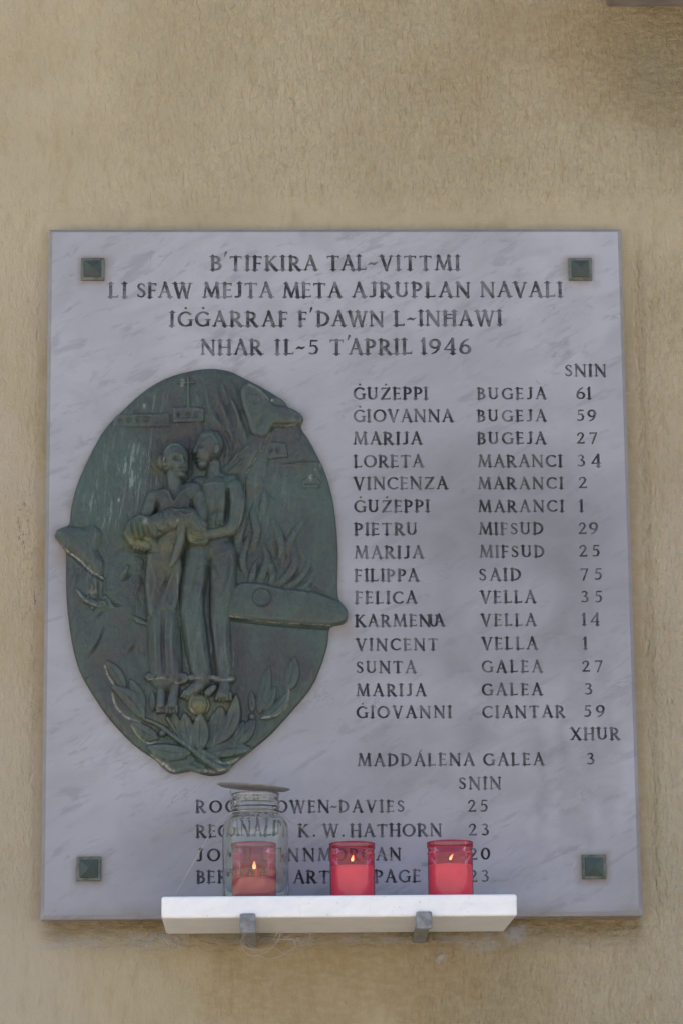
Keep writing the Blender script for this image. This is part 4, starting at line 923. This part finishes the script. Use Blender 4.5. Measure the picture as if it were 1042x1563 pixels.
    H = H+(np.clip(fbm(PX, PY*.6, 1/5, 81, 3), .35, .8)-.5)*1.6+np.where(np.abs(fbm(PX*1.4, PY*.5, 1/9, 85, 2)-.5) < .03, -.5, 0)
    at_['pale'] = at_['pale']*.8
    at_['worn_highlight'] = np.clip((H-blur(blur(H, 6), 6))/2.2, 0, 1)*.8  # paler high spots: wear that also paints in highlights on the relief
    Hm = H*ss(SD, -1.3, .9)-1.2*(1-ss(SD, -1.3, .9))
    keep = SD > -2.2
    nz, nx = H.shape; I = np.arange(nx*nz).reshape(nz, nx)
    Q = np.stack([I[:-1, :-1], I[:-1, 1:], I[1:, 1:], I[1:, :-1]], -1).reshape(-1, 4)
    Q = Q[keep.reshape(-1)[Q].all(1)]; lab = LAB.reshape(-1)[Q[:, 0]]
    V = np.stack([X, -Hm*.001, Z], -1).reshape(-1, 3)
    # one smooth normal field over all parts, so that no seam shows between them
    gx = np.gradient(Hm*.001, st, axis=1); gz = np.gradient(Hm*.001, st, axis=0)
    N = np.stack([-gx, -np.ones_like(gx), -gz], -1).reshape(-1, 3); N /= np.linalg.norm(N, axis=1)[:, None]
    for i, (nm, lb) in enumerate(names):
        q = Q[lab == i]
        if len(q) < 25: q0 = q; 
        if len(q) == 0: continue
        u, inv = np.unique(q, return_inverse=True)
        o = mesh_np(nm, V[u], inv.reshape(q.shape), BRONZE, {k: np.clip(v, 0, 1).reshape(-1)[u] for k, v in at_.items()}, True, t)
        o.data.normals_split_custom_set_from_vertices(N[u].tolist())
        if lb: o['label'] = lb
        if nm == 'wreckage': o['kind'] = 'stuff'
    return t
build_relief()

# ------------------------------------------------------------------ shelf and brackets
SX0, SX1, SY, SZ0 = .1903, .7037, -.2384, -.0235
SZ1 = at(500, 1366.5, SY).z
def build_shelf():
    s = box('marble_shelf', SX0, SX1, SY, -.0005, SZ0, SZ1, SHELF, None, .004, 4)
    tag(s, 'white marble shelf slab under the tablet, carrying the red candles', 'shelf')
    for (px, lab) in ((378.5, 'left grey iron bracket hooked under the marble shelf, below the glass jar'), (646.5, 'right grey iron bracket hooked under the marble shelf, near the rightmost candle')):
        c = at(px, 1412, SY); zt = at(px, 1391 if px > 500 else 1394, SY-.008).z; zb = at(px, 1418 if px > 500 else 1424.5, SY-.008).z; hw = .0115
        t = thing('shelf_bracket', lab, 'bracket', (c.x, WALL_Y, SZ0-.01), 'iron brackets holding the shelf')
        def loc(o): o.parent = t; o.matrix_parent_inverse = Matrix.Translation(-t.location); return o
        arm = loc(box('arm', c.x-hw+.002, c.x+hw-.002, SY-.0005, WALL_Y+.02, zb+.005, SZ0-.0006, IRON, None, .0025, 3))
        for v in arm.data.vertices:
            if v.co.y > 0: v.co.x += .004 if px < 500 else .008
        loc(box('hook', c.x-hw, c.x+hw, SY-.009, SY-.0012, zb, zt, IRON, None, .0028, 3))
build_shelf()

# ------------------------------------------------------------------ candles
def build_candle(px, ytop, depth, wax_y, fl_y, fl_h, label, half, lean=0):
    c = at(px, ytop, depth); z0 = SZ1+.0004; h = c.z-z0; R = half*(abs(CAM.y)+depth)/F
    t = thing('votive_candle', label, 'candle', (c.x, depth, z0), 'red votive candles on the shelf')
    wz = at(px, wax_y, depth-R).z-z0
    prof = [(.0, .0006), (R*.90, .0006), (R*.97, .002), (R*.985, .006), (R*.985, h-.0200), (R*1.0, h-.0185), (R*1.0, h-.0165), (R*.975, h-.0150), (R*.975, h-.0100), (R*.99, h-.0085), (R*1.01, h-.0075), (R*1.01, h-.0030), (R*1.02, h-.0020), (R*1.015, h-.0004), (R*.99, h), (R*.965, h-.001), (R*.95, h-.003)]
    o = lathe('cup', prof, RED, t); o.location = (0, 0, 0)
    # open cup: drop the end cap
    me = o.data; import bmesh
    bm = bmesh.new(); bm.from_mesh(me); bmesh.ops.delete(bm, geom=[f for f in bm.faces if len(f.verts) > 4 and f.calc_center_median().z > h*.5], context='FACES_ONLY'); bm.to_mesh(me); bm.free()
    w_ = [(.0, .0012), (R*.93, .0012), (R*.955, .004), (R*.955, wz-.0012), (R*.93, wz), (R*.5, wz-.0015), (.0, wz-.0020)]
    lathe('wax', w_, WAX, t)
    fz = at(px, fl_y, depth).z-z0
    tube('wick', [(0, 0, wz-.004), (.0004, 0, (wz+fz)/2), (.0002, 0, fz+.001)], .0007, WICK, t)
    fh = fl_h/1.02e3; fr = fh*.22
    pr = [(.00001, 0)]+[(fr*math.sin(math.pi*(s**.62))**.9*(1-.25*s), fh*s) for s in [i/12 for i in range(1, 12)]]+[(.00001, fh)]
    f = lathe('flame', pr, FLAME, t, 16, fn=lambda x, y, z, a: (x+lean*(z/fh)**2*fh, y, z)); f.location = (0, 0, fz)
    return t
build_candle(388, 1288, -.115, 1338, 1328, 14, 'red votive candle burning inside the glass jar', 34)
build_candle(537, 1287.5, -.120, 1319, 1315, 10.5, 'red votive candle in the middle of the shelf, between the jar and the end candle', 34.5, .2)
build_candle(686, 1285.5, -.120, 1317, 1313, 10, 'rightmost red votive candle on the shelf, its flame leaning right', 35, .5)

# ------------------------------------------------------------------ glass jar with tin lid
def build_jar():
    jy = -.115; c = at(390, 1212, jy); z0 = SZ1+.0004; h = c.z-z0; R = 50.3*(4.75+jy)/F
    zz = lambda py: at(390, py, jy).z-z0
    t = thing('glass_jar', 'clear glass jar with threaded neck and a lit candle inside, left on the shelf', 'jar', (c.x, jy, z0))
    rn = 36.5*(4.75+jy)/F; sh = zz(1264); nk = zz(1244)
    outp = [(R*.90, .0), (R*.97, .002), (R, .007), (R*1.0, sh*.5), (R*1.0, sh-.004), (R*.985, sh+.003), (R*.93, sh+.0085), (R*.84, nk-.0045), (rn*1.03, nk-.001), (rn*.985, nk+.001)]
    for k in range(3): z = nk+.003+k*.0065; outp += [(rn*.985, z), (rn*1.035, z+.0015), (rn*1.035, z+.0025), (rn*.985, z+.0045)]
    outp += [(rn*.985, h-.003), (rn*1.01, h-.0012), (rn*.985, h)]
    th = .0034; inp = [(rn-th*1.3, h), (rn-th*1.6, h-.0015), (rn-th*1.5, nk), (R*.80, nk-.006), (R*.905, sh+.005), (R-th*1.25, sh-.004), (R-th, sh*.5), (R-th, .010), (R*.86, .006), (0.00001, .0052)]
    prof = [(0.00001, .0)]+outp+inp
    lathe('glass_body', prof, GLASS, t, 96)
    lx = at(352.5, 1215, jy).x-c.x; rx = at(424.5, 1215, jy).x-c.x
    for x, top in ((lx, 1206.5), (rx, 1210)): tube('wire_stay', [(x, -.001, h-.016), (x-.0004, -.001, h-.004), (x, -.001, zz(top))], .0007, IRON, t)
    # lid: shallow tin pan, a little tilted
    lc = at(387, 1204.0, jy); Rl = 56.0*(4.75+jy)/F
    lid = lathe('metal_lid', [(0.00001, 0), (Rl*.90, 0), (Rl*.93, .0006), (Rl, .0028), (Rl*1.005, .0036), (Rl*.99, .0040), (Rl*.92, .0014), (Rl*.90, .0009), (0.00001, .0009)], TIN, None, 96)
    lid.location = (lc.x, lc.y, lc.z); lid.rotation_euler = (0.07, math.radians(4.8), 0)
    tag(lid, 'dull round tin lid held tilted above the mouth of the glass jar', 'lid')
build_jar()

# ------------------------------------------------------------------ cords
def cords():
    jy = -.115; Rj = .047; P = []
    c = at(390, 1240, jy)
    a1 = at(262, 1367, -.15); a1.z = SZ1+.0012; P.append(a1)
    P += [at(296, 1316, -.14), at(325, 1266, -.135)]
    for (px, py, dy) in ((344, 1246, -.017), (352, 1240.5, -.032), (372, 1237, -.0385), (392, 1236, -.0385), (412, 1237, -.0385), (426, 1240.5, -.032), (434, 1246, -.018)): P.append(at(px, py, jy+dy))
    P += [at(447, 1257, jy+.01), at(500, 1277, -.08), at(560, 1297, -.070), at(620, 1319, -.065), at(664, 1336, -.062), at(728, 1365, -.062)]
    P[-1].z = SZ1+.0012
    o = tube('cord', [tuple(p) for p in spline([tuple(p) for p in P], 5)], .00048, LINE)
    tag(o, 'thin white cord looped round the jar neck and trailing behind the candles to the shelf', 'cord')
    y = -.19
    L = [(474, 1424), (470, 1440), (455, 1453), (436, 1457), (420, 1447), (400, 1449), (384, 1450), (372, 1442), (374, 1438), (382, 1443), (392, 1455), (406, 1463), (424, 1461), (440, 1452), (452, 1443), (449, 1433), (454, 1449), (466, 1444), (446, 1434), (420, 1434), (424, 1424)]
    q = [tuple(at(x, y_, y+.012*math.sin(i*1.7))) for i, (x, y_) in enumerate(L)]
    o = tube('tangled_cord', spline(q, 6), .00062, LINE)
    tag(o, 'loose tangle of thin pale cord hanging under the shelf beside the left bracket', 'cord')
    L2 = [(377, 1424), (369, 1434), (372, 1450), (384, 1459), (400, 1456), (412, 1449), (424, 1436), (428, 1425)]
    q = [tuple(at(x, y_, y-.02+.01*math.sin(i*1.3))) for i, (x, y_) in enumerate(L2)]
    o2 = tube('cord_loop', spline(q, 6), .00055, LINE); o2.parent = o
cords()

# cement-daubed plug in the wall below the shelf
def plug():
    c = at(672, 1461, WALL_Y)
    prof = [(.0115, -.004), (.0112, .0008), (.0098, .0020), (.0082, .0012), (.0076, .0010), (.0066, .0032), (.0035, .0046), (0.00001, .0050)]
    o = lathe('wall_plug', prof, CEMENT, None, 28, fn=lambda x, y, z, a: (x*(1+.05*math.sin(2*a)), -z, y*(1+.04*math.sin(3*a))))
    o.location = (c.x, WALL_Y, c.z); tag(o, 'small round cement-coloured plug set in the plaster below the shelf', 'wall plug')
plug()
